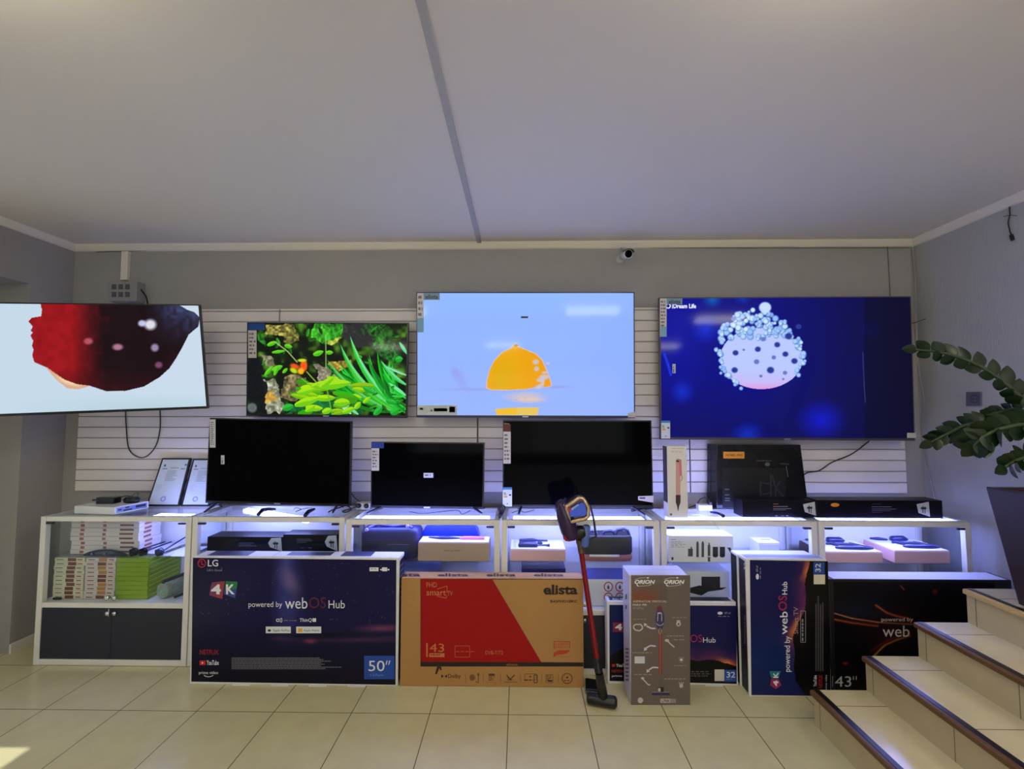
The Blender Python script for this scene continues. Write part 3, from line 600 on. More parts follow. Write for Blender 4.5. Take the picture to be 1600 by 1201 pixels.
# ================================================================ BOXES ON THE FLOOR
NAVY = flat((16, 16, 34)); WI = flat((232, 232, 240)); GI = flat((150, 150, 165)); RED = flat((196, 24, 44)); DK = flat((14, 12, 18)); BLUE = flat((26, 74, 170))
def carton(name, label, cat, x0, x1, y0, y1, z0, z1, m, group=None, bevel=.004, side=None):
    t = thing(name, label, cat, ((x0+x1)/2, (y0+y1)/2, z0), group)
    b = MB(); b.box(x0, x1, y0, y1, z0, z1, m); b.build('carton', t, bevel=bevel); return t
def star_sky(x0, y0, x1, y1, k, seed, stars=60):
    im = Img(x0, y0, x1, y1, k, (24, 22, 66)); r = random.Random(seed)
    return im, r
# --- LG 50 inch
fy = 2.662; fL = FY(fy); A, B = fL.at(296, 1068), fL.at(621.5, 1073); zt = fL.at(460, 870).z
t = carton('television_box', 'large dark blue television box with a night sky picture and a blue 50 inch mark', 'box', A.x, B.x, fy, fy+.112, 0, zt, CARDW)
x0, x1 = 300, 619
im = Img(298, 871, 619, 1070, 1.0, (22, 19, 68)); v = (im.Y-871)/199
im.mix(np.clip((im.X-298)/-90+.8, 0, 1)*.4, (14, 12, 40)); im.mix(np.clip(v*1.6-.8, 0, 1)*.95, (8, 7, 16))
nn = im.noise(14, 31); n4 = im.noise(6, 32)
im.mix(np.clip(1-np.abs(im.X-445-(im.Y-880)*.12)/(26+(im.Y-870)*.12), 0, 1)*np.clip(1.3-v*1.7, 0, 1)*(.3+.7*nn), (70, 74, 150)); im.ell(452, 908, 9, 18, (150, 110, 130), -.5, .9, .65); im.ell(445, 940, 14, 40, (70, 80, 170), 0, .9, .4)
im.ell(597, 981, 30, 4.5, (128, 64, 96), -.03, .8, .85); im.ell(560, 999, 62, 4, (96, 52, 84), -.02, .9, .7); im.ell(485, 1003, 8, 3.5, (150, 60, 84), 0, .8, .8); im.ell(440, 999, 14, 3, (96, 48, 76), 0, .8, .6); im.ell(500, 994, 60, 4, (10, 9, 26), 0, .8, .8)
r_ = random.Random(3)
for k in range(70):
    x, y = r_.uniform(305, 615), r_.uniform(875, 975); im.ell(x, y, r_.uniform(.5, .9), r_.uniform(.5, .9), (120, 120, 190), 0, .4, r_.uniform(.3, .9))
im.object('front_print', t, [fL.at(x0+1.5, 871), fL.at(619.5, 874.5), fL.at(618, 1069.5), fL.at(299, 1064.5)], PRINT, .0006, (0, -1, 0))
b = MB(); o = .0012
b.pring(fL, 315.5, 879.5, 6.5, 7, 1.4, RED, o); b.prect(fL, 314.8, 875.5, 316, 881.5, RED, o); b.prect(fL, 314.8, 880.8, 318.5, 882, RED, o); b.pell(fL, 312.6, 877.4, .8, .8, RED, o)
b.ptext(fL, 'LG', 325, 874, 341, 884.5, WI, o, bold=.01); b.ptext(fL, "Life's Good", 324, 888.3, 347, 892, GI, o)
CUBER, CUBEG, CUBEB = flat((150, 50, 66)), flat((24, 120, 76)), flat((30, 70, 150))
b.ppoly(fL, [(331, 909.5), (351.5, 907.5), (347.5, 935.5), (327, 929.5)], flat((120, 50, 90)), .0010); b.ppoly(fL, [(340, 908.5), (351.5, 907.5), (347.5, 935.5), (337, 932)], CUBER, .0011)
b.ppoly(fL, [(353, 907.5), (371.5, 908.5), (367.5, 934), (350, 928)], CUBEG, .0010); b.ppoly(fL, [(351, 920), (370, 920), (367.5, 934), (350, 928)], CUBEB, .0011)
b.ptext(fL, '4', 330, 912.5, 345.5, 928, WI, .0015, bold=.04); b.ptext(fL, 'K', 353.5, 912.5, 367, 928, WI, .0015, bold=.03)
b.ptext(fL, 'powered by', 388.5, 939.5, 441, 950.5, WI, o); b.ptext(fL, 'web', 445.5, 933, 480.5, 950.5, WI, o); b.ptext(fL, 'OS', 483, 932.5, 509.5, 949.8, flat((96, 22, 52)), o); b.ptext(fL, 'Hub', 513.5, 937.5, 539, 950, WI, o)
b.ptext(fL, 'α', 431.5, 966, 437, 971, WI, o, bold=.02); b.pring(fL, 439.5, 968.5, 1.8, 3.5, .8, WI, o); fuzz(b, fL, 444, 968.5, 466, 970.3, 1, GI, o, seed=2); b.ptext(fL, 'ThinQ', 468.5, 965.5, 487.5, 972, WI, o, bold=.01, shear=.15); b.prect(fL, 488.5, 965.5, 494, 971, WI, o)
for xx in (415.5, 463):
    b.prect(fL, xx, 978.5, xx+39, 988.8, flat((226, 228, 236)), o)
b.pell(fL, 421, 984.5, 2.5, 2, flat((30, 30, 40)), .0016); b.ptext(fL, 'Apple AirPlay', 426.5, 982.5, 453, 987, flat((50, 50, 60)), .0016); b.prect(fL, 466, 981, 472.5, 987, flat((240, 170, 60)), .0016); b.ptext(fL, 'Apple Home', 474.5, 982.5, 499, 987, flat((50, 50, 60)), .0016)
b.prect(fL, 577.5, 886, 591.5, 892, WI, o); fuzz(b, fL, 579, 887.5, 590, 890.5, 1, GI, .0016, seed=3); b.prect(fL, 597, 886, 605, 892, WI, o); b.pell(fL, 595.5, 889.5, 1.5, 1.2, WI, o); b.pell(fL, 607, 889.5, 1.5, 1.2, WI, o)
b.ptext(fL, 'NETFLIX', 312.5, 1014.5, 342, 1022, flat((150, 20, 30)), o, bold=.02); b.prect(fL, 312, 1031.5, 321.5, 1038.5, flat((210, 24, 24)), o); b.ppoly(fL, [(315.5, 1033), (315.5, 1037), (318.7, 1035)], WI, .0016); b.ptext(fL, 'YouTube', 323, 1031, 342, 1038.5, WI, o, bold=.02)
b.ptext(fL, 'prime video', 311, 1048, 341, 1054, WI, o); b.pring(fL, 326, 1053, 8, 4.2, 1, WI, o, a0=.3, a1=2.8)
fuzz(b, fL, 362, 1027, 535, 1046, 8, flat((118, 116, 130)), o, fill=.9, seed=7)
b.prect(fL, 569, 1024, 616.5, 1060.5, BLUE, o); b.ptext(fL, '50', 576, 1031.5, 601, 1048, WI, .0018); b.ppoly(fL, [(604, 1031.5), (606, 1031.5), (603.8, 1038), (602.6, 1038)], WI, .0018); b.ppoly(fL, [(608.2, 1031.5), (610.2, 1031.5), (608, 1038), (606.8, 1038)], WI, .0018); b.ptext(fL, '127cm', 579, 1052, 599, 1056, flat((130, 150, 210)), .0018)
b.split('lettering', t)
b = MB(); ft = FZ(zt)   # printed top and right side
yb = fy+.108
for (a0, a1, c0, c1) in ((A.x+.06, A.x+.30, fy+.02, yb), (A.x+.52, A.x+.78, fy+.03, yb-.01), (A.x+.84, A.x+1.02, fy+.02, yb)): b.poly([(a0, c0, zt+.0006), (a1, c0, zt+.0006), (a1, c1, zt+.0006), (a0, c1, zt+.0006)], flat((30, 32, 80)))
b.box(A.x+.45, A.x+.452, fy+.004, yb, zt, zt+.0008, GI)
b.poly([(B.x+.0006, fy+.006, .02), (B.x+.0006, yb, .02), (B.x+.0006, yb, zt-.02), (B.x+.0006, fy+.006, zt-.02)], NAVY)
for k in range(7): z = zt-.06-.03*k; b.poly([(B.x+.0012, fy+.02, z), (B.x+.0012, yb-.02, z), (B.x+.0012, yb-.02, z+.008), (B.x+.0012, fy+.02, z+.008)], GI)
b.split('side_print', t)
b = MB()
for k in range(4): xx = A.x+.25+.22*k; b.prism([(xx, fy-.001, 0), (xx+.10, fy-.001, 0), (xx+.10, fy-.012, .001), (xx, fy-.012, .001)], (0, 0, .004), CARDW)
b.split('bottom_flap', t)

# --- kraft 43 inch box
fy = 2.664; fK = FY(fy); A, B = fK.at(624.5, 1072), fK.at(912.5, 1073.5); zt = fK.at(768, 903).z
t = carton('television_box', 'brown cardboard television box with a red panel and black elista lettering'.replace('elista ', ''), 'box', A.x, B.x, fy, fy+.102, 0, zt, KRAFT, bevel=.006)
b = MB(); o = .0008; def_r = mat('red_print', (160, 16, 16), .5, spec=.2, noise=.04); INK = flat((28, 18, 14)); TAN = mat('tan_print', (196, 120, 70), .6); LR = flat((186, 60, 36))
b.prect(fK, 657, 904, 911.4, 1040.8, INK, .0006); b.ppoly(fK, [(658, 1033.5), (845.5, 1034), (769, 905), (658, 904.5)], def_r, o); b.ppoly(fK, [(845.8, 1034), (911.4, 1034.4), (911.4, 905), (769.5, 905)], KRAFT, o)
b.ptext(fK, 'FHD', 666.5, 909.5, 682.5, 917, TAN, .0014); b.ptext(fK, 'smart', 666.5, 922, 697, 930, TAN, .0014, bold=.01); b.ptext(fK, 'TV', 699, 923, 707.5, 930, TAN, .0014)
b.pline(fK, [(683, 920), (698.5, 915), (698.5, 926)], .8, TAN, .0014); b.pline(fK, [(683, 931), (697, 934), (698.5, 930)], .8, TAN, .0014)
b.prect(fK, 666, 1004, 668.5, 1026, TAN, .0014); b.ptext(fK, '43', 671.5, 1005, 694, 1018, TAN, .0014); b.prect(fK, 671, 1020, 694.5, 1026, TAN, .0014); fuzz(b, fK, 673, 1021.5, 693, 1025, 1, def_r, .002, seed=4)
for l in ([(711, 1008.5), (734, 1008.5), (734, 1026), (711, 1026), (711, 1008.5)],): b.pline(fK, l, .6, TAN, .0014)
fuzz(b, fK, 713, 1017, 746, 1018.5, 1, TAN, .0014, seed=5); b.ptext(fK, 'DVB-T/T2', 758.5, 1016, 786, 1022, TAN, .0014)
def elista(b, fc, x0, y0, x1, y1, m, off=.0014, bold=.035):
    b.ptext(fc, 'elista', x0, y0, x1, y1, m, off, bold=bold)
    w = x1-x0; h = y1-y0; b.prect(fc, x0+w*.5, y0+h*.34, x1-w*.14, y0+h*.44, m, off); b.prect(fc, x0+w*.05, y1-h*.10, x0+w*.36, y1, m, off)
elista(b, fK, 849, 913, 902.5, 928.5, INK); b.ptext(fK, 'B43FHD1EKC', 860, 937, 902, 941, INK, .0014, bold=.03)
b.pline(fK, [(866, 1013.5), (865.5, 1001.5), (890.5, 1002), (890, 1012)], 1.4, LR, .0014); b.ptext(fK, 'LARGE', 868, 1004, 888, 1007.5, LR, .0014, bold=.02); b.ptext(fK, 'DISPLAY', 867.5, 1009, 889, 1012, LR, .0014, bold=.02)
b.ppoly(fK, [(864.5, 1027), (865, 1019), (874, 1015), (883, 1015.5), (891, 1015), (886, 1020), (878, 1022), (870, 1022.5)], LR, .0014); b.prect(fK, 874, 1025, 894, 1025.6, LR, .0014)
b.ptext(fK, 'elista', 791, 1035.6, 809, 1039.6, flat((150, 96, 60)), .0014, bold=.02)
b.ppoly(fK, [(683, 1041), (687.5, 1041), (682.5, 1053), (680, 1052)], INK, o); b.ppoly(fK, [(686.5, 1041), (689.5, 1041), (690, 1047), (687.5, 1046)], INK, o)
b.ppoly(fK, [(689.5, 1053), (693.5, 1056), (689.5, 1059)], INK, o); b.ppoly(fK, [(698.5, 1053), (694.5, 1056), (698.5, 1059)], INK, o); b.ptext(fK, 'Dolby', 700, 1052.5, 720, 1060.5, INK, o, bold=.01); b.ptext(fK, 'AUDIO', 698.5, 1062.5, 711, 1064.5, LR, o)
for x in (727.5, 755, 782, 813, 846, 872): b.prect(fK, x, 1051.5, x+.5, 1066, flat((90, 60, 34)), o)
FI = flat((84, 52, 32)); b.pell(fK, 738, 1058, 4.5, 5, flat((120, 80, 52)), o); b.pline(fK, [(743, 1064), (747.5, 1066), (747.5, 1053)], 1, FI, o); b.pring(fK, 747.5, 1053, 2, 2, .9, FI, o)
b.prect(fK, 763.5, 1052, 773, 1055.5, FI, o); fuzz(b, fK, 763.5, 1057, 773, 1064, 3, FI, o, seed=6); b.prect(fK, 761, 1065.6, 776, 1066.2, LR, o)
b.pline(fK, [(791.5, 1054), (797, 1061), (804, 1054)], 1.4, INK, o); b.prect(fK, 788, 1064.8, 808, 1065.6, FI, o); fuzz(b, fK, 793, 1058, 803, 1064, 2, FI, o, seed=9)
b.pline(fK, [(820, 1052.5), (838, 1052.5), (838, 1062), (820, 1062), (820, 1052.5)], .7, FI, o); b.pline(fK, [(834.5, 1054), (839.5, 1054), (839.5, 1066), (834.5, 1066), (834.5, 1054)], 1, INK, o); b.pell(fK, 828.5, 1056.5, 1.4, 1.4, FI, o); fuzz(b, fK, 819, 1061, 834, 1065, 1, FI, o, seed=8)
b.pline(fK, [(853, 1053.5), (864, 1053.5), (864, 1066), (853, 1066), (853, 1053.5)], .7, FI, o); fuzz(b, fK, 854, 1055, 863, 1064, 3, FI, o, seed=9); b.prect(fK, 856, 1062, 863, 1064.5, INK, o)
b.pring(fK, 886.2, 1059.5, 8.5, 8.5, 1.3, FI, o); b.pell(fK, 886.2, 1057.8, 1.8, 1.3, INK, o); fuzz(b, fK, 881, 1062, 891, 1065, 1, FI, o, seed=10)
b.split('front_print', t)
b = MB(); fT = FZ(zt)
for x0, x1 in ((622, 657), (684, 732), (760, 806), (834, 881)):
    b.ptext(fT, 'sta' if x0 == 622 else 'elista', max(x0, 628), 895.5, x1, 900.5, INK, .0008, bold=.03)
b.box(A.x+.002, B.x-.002, fy+.050, fy+.058, zt, zt+.0006, mat('tape', (190, 160, 120), .25)); b.split('top_print_sheen', t)

# --- 32 inch box lying behind the grey one
def sunset(im, rot, L):
    """night sky over a dark hill; along = 0..1 left to right, up = 0..1 bottom to top of the art"""
    x0, y0, x1, y1 = im.b
    if rot: al = (y1-im.Y)/(y1-y0); up = 1-(im.X-x0)/(x1-x0)
    else: al = (im.X-x0)/(x1-x0); up = 1-(im.Y-y0)/(y1-y0)
    n = im.noise(9, 41)
    im.a[:] = (24, 26, 84); im.mix(np.clip(1-np.abs(al-.25)*3, 0, 1)*.5, (16, 56, 112))
    hill = .36+.10*np.sin(al*5.2+.2)+.03*np.sin(al*17)-.25*np.clip(al-.86, 0, 1)+.02*n-.10*np.clip(.2-al, 0, 1)*4
    im.mix(np.clip(1-(up-hill)/.20, 0, 1)*np.clip((al-.1)*2.5, 0, 1)*.75*(.6+.5*n), (128, 44, 96)); im.mix(np.clip(1-(up-hill)/.085, 0, 1)*(np.exp(-((al-.5)/.10)**2)+np.exp(-((al-.93)/.08)**2)), (226, 132, 60))
    im.mix((up < hill)*1.0, (10, 9, 12)); im.mix((up < hill)*np.clip(n-.5, 0, 1)*.4, (40, 30, 36)); return im
fy = 2.702; f3 = FY(fy); A, B = f3.at(949.5, 1067), f3.at(1153.5, 1071); zt = f3.at(1050, 939.5).z
t = carton('television_box', 'dark blue sunset picture television box lying low behind the grey vacuum box', 'box', A.x, B.x, fy, fy+.072, 0, zt, CARDW)
im = sunset(Img(952, 944, 1152, 1066, 1.0), 0, 1); im.object('front_print', t, [f3.at(952, 944.5), f3.at(1151, 946), f3.at(1151, 1068), f3.at(952.5, 1063.5)], PRINT, .0006, (0, -1, 0))
b = MB(); b.ptext(f3, '4', 961, 974, 972, 984, WI, .0015, bold=.04); b.prect(f3, 957.5, 972, 975, 987, flat((140, 30, 70)), .0010); b.ptext(f3, 'OS', 1078.5, 991, 1097, 1003, flat((170, 30, 76)), o); b.ptext(f3, 'Hub', 1098.5, 995.5, 1118, 1003.5, WI, o)
b.ptext(f3, 'web', 1040, 990, 1076, 1003, WI, o)
b.pell(f3, 1125, 957.5, 4, 2.4, WI, o); fuzz(b, f3, 1132, 956, 1145, 959.5, 2, GI, o); fuzz(b, f3, 1122, 962, 1146, 964, 1, GI, o)
b.prect(f3, 1116.5, 1045.5, 1131.5, 1063.5, flat((214, 206, 206)), o); b.prect(f3, 1131.7, 1046, 1150, 1064.5, BLUE, o); b.ptext(f3, '32', 1135, 1049, 1148.5, 1058, WI, .0018, bold=.01); fuzz(b, f3, 1135, 1060, 1147, 1062, 1, GI, .0018)
fuzz(b, f3, 1080, 1048, 1112, 1058, 3, flat((90, 84, 90)), o, seed=5); b.ptext(f3, 'prime', 956, 1054, 972, 1058, WI, o, bold=.01); b.prect(f3, 956, 1037, 961, 1041, flat((200, 24, 24)), o); b.ptext(f3, 'YouTube', 962.5, 1036.5, 985, 1041.5, WI, o, bold=.02); b.ptext(f3, 'NETFLIX', 956, 1046, 975, 1050, flat((170, 24, 34)), o, bold=.02)
b.split('lettering', t)
b = MB(); b.poly([(A.x+.02, fy+.012, zt+.0006), (B.x-.02, fy+.012, zt+.0006), (B.x-.02, fy+.066, zt+.0006), (A.x+.02, fy+.066, zt+.0006)], flat((30, 36, 46))); b.ptext(FZ(zt), 'FULL HD', 957, 934.6, 976, 937.4, WI, .0012, bold=.02)
for sg in (0, 1): b.prism([(A.x+.2+.35*sg, fy-.001, 0), (A.x+.3+.35*sg, fy-.001, 0), (A.x+.3+.35*sg, fy-.012, .001), (A.x+.2+.35*sg, fy-.012, .001)], (0, 0, .003), CARDW)
b.split('top_print_sheen', t)

# --- two upright 32 inch boxes
for k, fy in enumerate((2.604, 2.690)):
    f4 = FY(fy); fr = FY(2.604); A, B = fr.at(1170.7, 1088), fr.at(1299.5, 1088); zt = fr.at(1232, 872.8).z
    t = carton('television_box', ['dark blue sunset picture television box standing upright with a sideways 32', 'upright dark television box directly behind the upright one with the sideways 32'][k], 'box', A.x-(.0 if k == 0 else .006), B.x-(.0 if k == 0 else .02), fy, fy+.083, 0, zt-(.0 if k == 0 else .004), CARDW)
    if k == 0:
        im = sunset(Img(1171, 874, 1296, 1086, 1.0), 1, 1); im.object('front_print', t, [f4.at(1171.5, 874.5), f4.at(1293.5, 876.5), f4.at(1298, 1087), f4.at(1174, 1085.5)], PRINT, .0006, (0, -1, 0))
        b = MB(); b.ptext(f4, 'powered by', 1225.5, 993.5, 1237, 1049, WI, o, rot=1, bold=.005); b.ptext(f4, 'web', 1218.5, 955, 1230.5, 990.5, WI, o, rot=1, bold=.005); b.ptext(f4, 'OS', 1216, 930, 1229.5, 953.5, flat((160, 28, 72)), o, rot=1, bold=.01); b.ptext(f4, 'Hub', 1222, 908.5, 1230, 928.5, WI, o, rot=1, bold=.01)
        b.ptext(f4, 'Smart TV', 1240, 948, 1247, 990, flat((170, 140, 140)), o, rot=1)
        b.ppoly(f4, [(1202, 1048), (1220, 1048), (1216, 1059), (1205, 1059)], flat((24, 120, 130)), .0010); b.ppoly(f4, [(1205, 1060), (1216, 1060), (1221, 1070), (1212, 1076), (1203, 1070)], flat((150, 30, 90)), .0010)
        b.ptext(f4, 'K', 1208, 1049.5, 1216, 1058.5, WI, .0015, rot=1, bold=.03); b.ptext(f4, '4', 1208, 1062.5, 1216, 1071.5, WI, .0015, rot=1, bold=.04)
        b.prect(f4, 1270.8, 878, 1288.5, 896.5, BLUE, o); b.ptext(f4, '32', 1273.5, 880, 1282, 893, WI, .0018, rot=1, bold=.01); b.prect(f4, 1271.3, 897.3, 1289, 912.3, flat((220, 212, 196)), o)
        b.pell(f4, 1183.3, 900.5, 2.4, 4.5, WI, o); fuzz(b, f4, 1181.5, 880, 1185, 893, 2, GI, o, rot=1); fuzz(b, f4, 1187.5, 880, 1189.5, 904, 1, GI, o, rot=1)
        b.pline(f4, [(1251, 954), (1258.5, 954), (1258.5, 1003), (1251, 1003), (1251, 954)], .8, GI, o); fuzz(b, f4, 1253, 957, 1257, 1001, 1, GI, o, rot=1)
        fuzz(b, f4, 1274, 918, 1288, 1048, 4, flat((84, 78, 84)), o, rot=1, fill=.93, seed=4)
        b.ptext(f4, 'YouTube', 1271, 1054.5, 1276, 1072, WI, o, rot=1, bold=.02); b.ptext(f4, 'NETFLIX', 1279, 1054, 1285, 1074, flat((190, 24, 34)), o, rot=1, bold=.02); b.ptext(f4, 'prime video', 1289, 1054, 1293, 1078, WI, o, rot=1); b.split('lettering', t)
    xs = A.x-(.0 if k == 0 else .006); b = MB(); e = .0006
    b.poly([(xs-e, fy+.007, .012), (xs-e, fy+.078, .012), (xs-e, fy+.078, zt-.016), (xs-e, fy+.007, zt-.016)], flat((22, 20, 30)))
    fs = Face((xs, 0, 0), (-1, 0, 0))
    if k == 0:
        b.ptext(fs, 'powered by', 1162.5, 960, 1165.8, 1005, GI, .0012, rot=1); b.ptext(fs, 'FULL HD', 1162, 1040, 1167, 1074, flat((70, 66, 80)), .0012, rot=1, bold=.03); b.ptext(fs, '32', 1162.5, 878, 1166, 890, WI, .0012, rot=1)
        b.poly([(A.x+.01, fy+.012, zt+e), (B.x-.01, fy+.012, zt+e), (B.x-.01, fy+.075, zt+e), (A.x+.01, fy+.075, zt+e)], flat((150, 158, 200))); b.box(A.x+.01, B.x-.01, fy+.04, fy+.043, zt, zt+.001, NAVY)
    b.split('side_print', t)

# --- dark 43 inch box behind the stairs
fy = 2.63; fD = FY(fy); A = fD.at(1296, 1040); zt = fD.at(1400, 905).z
t = carton('television_box', 'black television box with orange streaks and a 43 inch mark, behind the stairs', 'box', fD.at(1299.8, 1086).x+.004, 2.72, fy, fy+.125, 0, zt, mat('black_card', (16, 14, 18), .4, noise=.1))
im = Img(1302, 908, 1555, 1090, 1.1, (12, 9, 13)); im.mix(np.clip(1-np.hypot((im.X-1340)/60, (im.Y-955)/25), 0, 1)*.6, (28, 36, 60))
def streak(pts, w, col, al=.9): im.line(pts, w*2.6, [c*.5 for c in col], al*.4); im.line(pts, w, col, al)
streak([(1302,958),(1330,966),(1370,972),(1425,975)], 1.5, (196, 120, 80)); streak([(1302,968),(1330,973),(1370,978)], 2.5, (150, 60, 26)); streak([(1368,945),(1385,957),(1400,962),(1420,966)], 2.5, (170, 80, 40)); streak([(1363,1025),(1380,1008),(1400,999),(1420,993)], 2.5, (190, 130, 40)); streak([(1357,1018),(1385,1000),(1420,988)], 3.5, (90, 34, 16), .7); streak([(1408, 914), (1413, 920)], 1.5, (150, 70, 60))
im.ell(1461, 923, 4, 4, (110, 30, 24), 0, .6); im.ell(1318, 1037, 4, 2, (120, 30, 20), 0, .6); im.ell(1400, 980, 40, 26, (70, 28, 22), -.3, .9, .4)
im.object('front_print', t, [fD.at(1302, 908.5), fD.at(1554, 910), fD.at(1561, 1090), fD.at(1306, 1089)], PRINT, .0006, (0, -1, 0))
b = MB(); b.ptext(fD, 'powered by', 1377, 964.5, 1426.5, 972, flat((214, 190, 180)), o); b.ptext(fD, 'web', 1379, 977, 1421, 994.5, flat((216, 200, 200)), o); b.ptext(fD, '43', 1304.5, 1056, 1330, 1072.5, flat((190, 190, 196)), o); b.prect(fD, 1332.5, 1056, 1334, 1061.5, flat((190, 190, 196)), o); b.prect(fD, 1337, 1056, 1338.5, 1061.5, flat((190, 190, 196)), o); b.prect(fD, 1300.3, 1056, 1301.3, 1073, GI, o); b.split('lettering', t)
b = MB(); b.poly([(1.75, fy+.004, zt+.0006), (2.70, fy+.004, zt+.0006), (2.70, fy+.12, zt+.0006), (1.75, fy+.12, zt+.0006)], flat((205, 208, 226))); b.split('top_print_sheen', t)  # pale blue top on the black box: reflected cabinet light put into the colour

# --- grey vacuum cleaner box
fy = 2.52; fO = FY(fy); A, B = fO.at(985.5, 1101), fO.at(1079, 1102); zt = fO.at(1031, 898).z
t = carton('vacuum_box', 'tall grey carton with white ORION lettering and a picture of a stick vacuum'.replace('ORION ', ''), 'box', A.x, B.x, fy, fy+.155, 0, zt, mat('grey_white_card', (196, 194, 208), .4, noise=.03))
GB = mat('warm_grey_print', (104, 92, 88), .35, noise=.03, scale=12); b = MB(); b.prect(fO, 985.9, 898.4, 1078.3, 1100.8, GB, .0006)
im = Img(988, 912, 1042, 940, 1, (104, 92, 88)); im.mix(.75*np.clip((im.Y-912)/22, 0, 1)*np.clip((1040-im.X)/30, 0, 1), (140, 72, 52)); im.object('fading_print', t, [fO.at(988, 912), fO.at(1042, 912), fO.at(1042, 940), fO.at(988, 940)], PRINT, .0009, (0, -1, 0))
for x0 in (991.5, 1037.5): b.ptext(fO, 'ORION', x0, 905.5, x0+32, 911.8, WI, .0014, bold=.04, shear=.25); b.pell(fO, x0+20.5, 902.3, 2, 1.1, WI, .0014); b.pline(fO, [(x0, 905), (x0+8, 902.7), (x0+17, 902)], .5, WI, .0014); b.pline(fO, [(x0+3, 912.5), (x0+6, 915.5)], 1.6, WI, .0014); b.pline(fO, [(x0+6, 915.5), (x0+20, 914.5), (x0+27, 912.5)], .5, WI, .0014)
b.ptext(fO, 'ASPIRATOR VERTICAL', 988.5, 937.5, 1042, 940.5, flat((200, 190, 180)), .0014, bold=.02); b.ptext(fO, 'FARA FIR', 988.5, 943, 1011, 946, flat((200, 190, 180)), .0014, bold=.03); fuzz(b, fO, 989, 948, 1010, 952, 2, flat((150, 140, 132)), .0014)
cc = flat((200, 194, 188)); LV = flat((206, 204, 222))
def arrow(pts, hx, hy, dx, dy): b.pline(fO, pts, 2.2, LV, .0014); b.ppoly(fO, [(hx+dy*3, hy-dx*3), (hx-dy*3, hy+dx*3), (hx+dx*5, hy+dy*5)], LV, .0014)
fuzz(b, fO, 989.5, 966.3, 1015, 968.3, 1, flat((150, 142, 136)), .0014, seed=3); b.pline(fO, [(990, 977), (993, 975), (1001, 975), (1003.5, 978), (1003.5, 982), (999, 985), (993, 984), (990, 981), (990, 977)], 2, cc, .0014)
arrow([(1024, 981.5), (1017, 981), (1010, 977.5)], 1009, 976.5, -.6, -.75); arrow([(1024.5, 1009), (1016, 1008), (1009, 1012)], 1009, 1012.5, -.6, .8); arrow([(1028.5, 1042.5), (1020, 1042), (1013.5, 1046)], 1013, 1046.5, -.6, .8)
fuzz(b, fO, 988, 1018.6, 1027, 1021, 1, flat((160, 150, 142)), .0014, seed=4); b.prect(fO, 991.5, 1025, 1007.3, 1036, LV, .0014); fuzz(b, fO, 991, 1052.6, 1023, 1055, 1, flat((160, 150, 142)), .0014, seed=5)
b.pline(fO, [(1003, 1059), (1008, 1064), (1013, 1069.5), (1016, 1069)], 1.8, cc, .0014); b.pell(fO, 1004, 1059, 2.6, 1.8, cc, .0014); b.pell(fO, 1000.5, 1093.5, 4.2, 4.4, cc, .0014); b.prect(fO, 1031.5, 1091, 1047, 1097.5, cc, .0014); b.ptext(fO, 'LYNX', 1034.5, 1092, 1046, 1096.5, DK, .002, bold=.03); b.prect(fO, 1047, 1091, 1056, 1097.5, flat((150, 140, 136)), .0014)
fuzz(b, fO, 1050, 963.6, 1074, 965.6, 1, flat((150, 142, 136)), .0014, seed=6); b.pell(fO, 1060, 974, 3.6, 4, cc, .0014); b.pell(fO, 1060, 974.5, 1.7, 2, GB, .002); b.prect(fO, 1057, 968.6, 1063, 970, cc, .0014)
fuzz(b, fO, 1042, 992.4, 1075.5, 995, 1, flat((160, 150, 142)), .0014, seed=7); fuzz(b, fO, 1053, 998.4, 1075.5, 1000.6, 1, flat((160, 150, 142)), .0014, seed=8); b.pline(fO, [(1041, 999), (1048, 1006), (1053.5, 1010.5)], 1.8, cc, .0014); b.pell(fO, 1042, 1000, 3.4, 2.2, cc, .0014)
b.ppoly(fO, [(1060, 1026), (1068.5, 1026), (1068, 1032), (1064.3, 1035.5), (1060.5, 1032)], flat((130, 124, 124)), .0014); b.pell(fO, 1064.3, 1030, 1.6, 1.8, WI, .002); fuzz(b, fO, 1053, 1038.8, 1077, 1041, 1, flat((150, 142, 136)), .0014, seed=9); fuzz(b, fO, 1038, 1059.4, 1076, 1062, 1, flat((160, 150, 142)), .0014, seed=10)
for x in (1060.5, 1064.3, 1068): b.pline(fO, [(x, 1065), (1064.3, 1071)], 1, cc, .0014)
b.pell(fO, 1064.3, 1071, 3, 3, cc, .0014)
# the pictured vacuum
VB = flat((52, 46, 110)); b.pell(fO, 1031, 967, 7, 17, VB, .0014); b.pell(fO, 1030.5, 950.5, 4, 4.5, flat((110, 34, 66)), .0018); b.prect(fO, 1027.5, 956, 1033.5, 958.5, cc, .002); b.pline(fO, [(1027.8, 957), (1027.3, 970)], 1, cc, .002); b.pline(fO, [(1033.5, 957), (1034, 970)], 1, cc, .002); b.pring(fO, 1031, 972, 6, 5, 1, cc, .002, a0=.2, a1=2.9)
b.pring(fO, 1031.2, 985.5, 2.6, 4.5, 1, flat((190, 150, 150)), .002); b.prect(fO, 1029.7, 989.5, 1034, 1053, flat((150, 36, 40)), .0014); b.prect(fO, 1031.2, 989.5, 1031.8, 1053, flat((210, 130, 120)), .0018); b.prect(fO, 1028, 1073, 1037, 1081, DK, .0014); b.pell(fO, 1030, 1077, 2, 3, cc, .002); b.prect(fO, 1018.5, 1081, 1046, 1085.5, flat((44, 38, 84)), .0014); b.prect(fO, 1018.5, 1080.4, 1046, 1081.2, GI, .0018)
b.prect(fO, 1032.2, 898.4, 1032.7, 1100.8, flat((84, 74, 72)), .0022); b.split('front_print', t)
b = MB(); xs = A.x; fs = Face((xs, 0, 0), (-1, 0, 0))
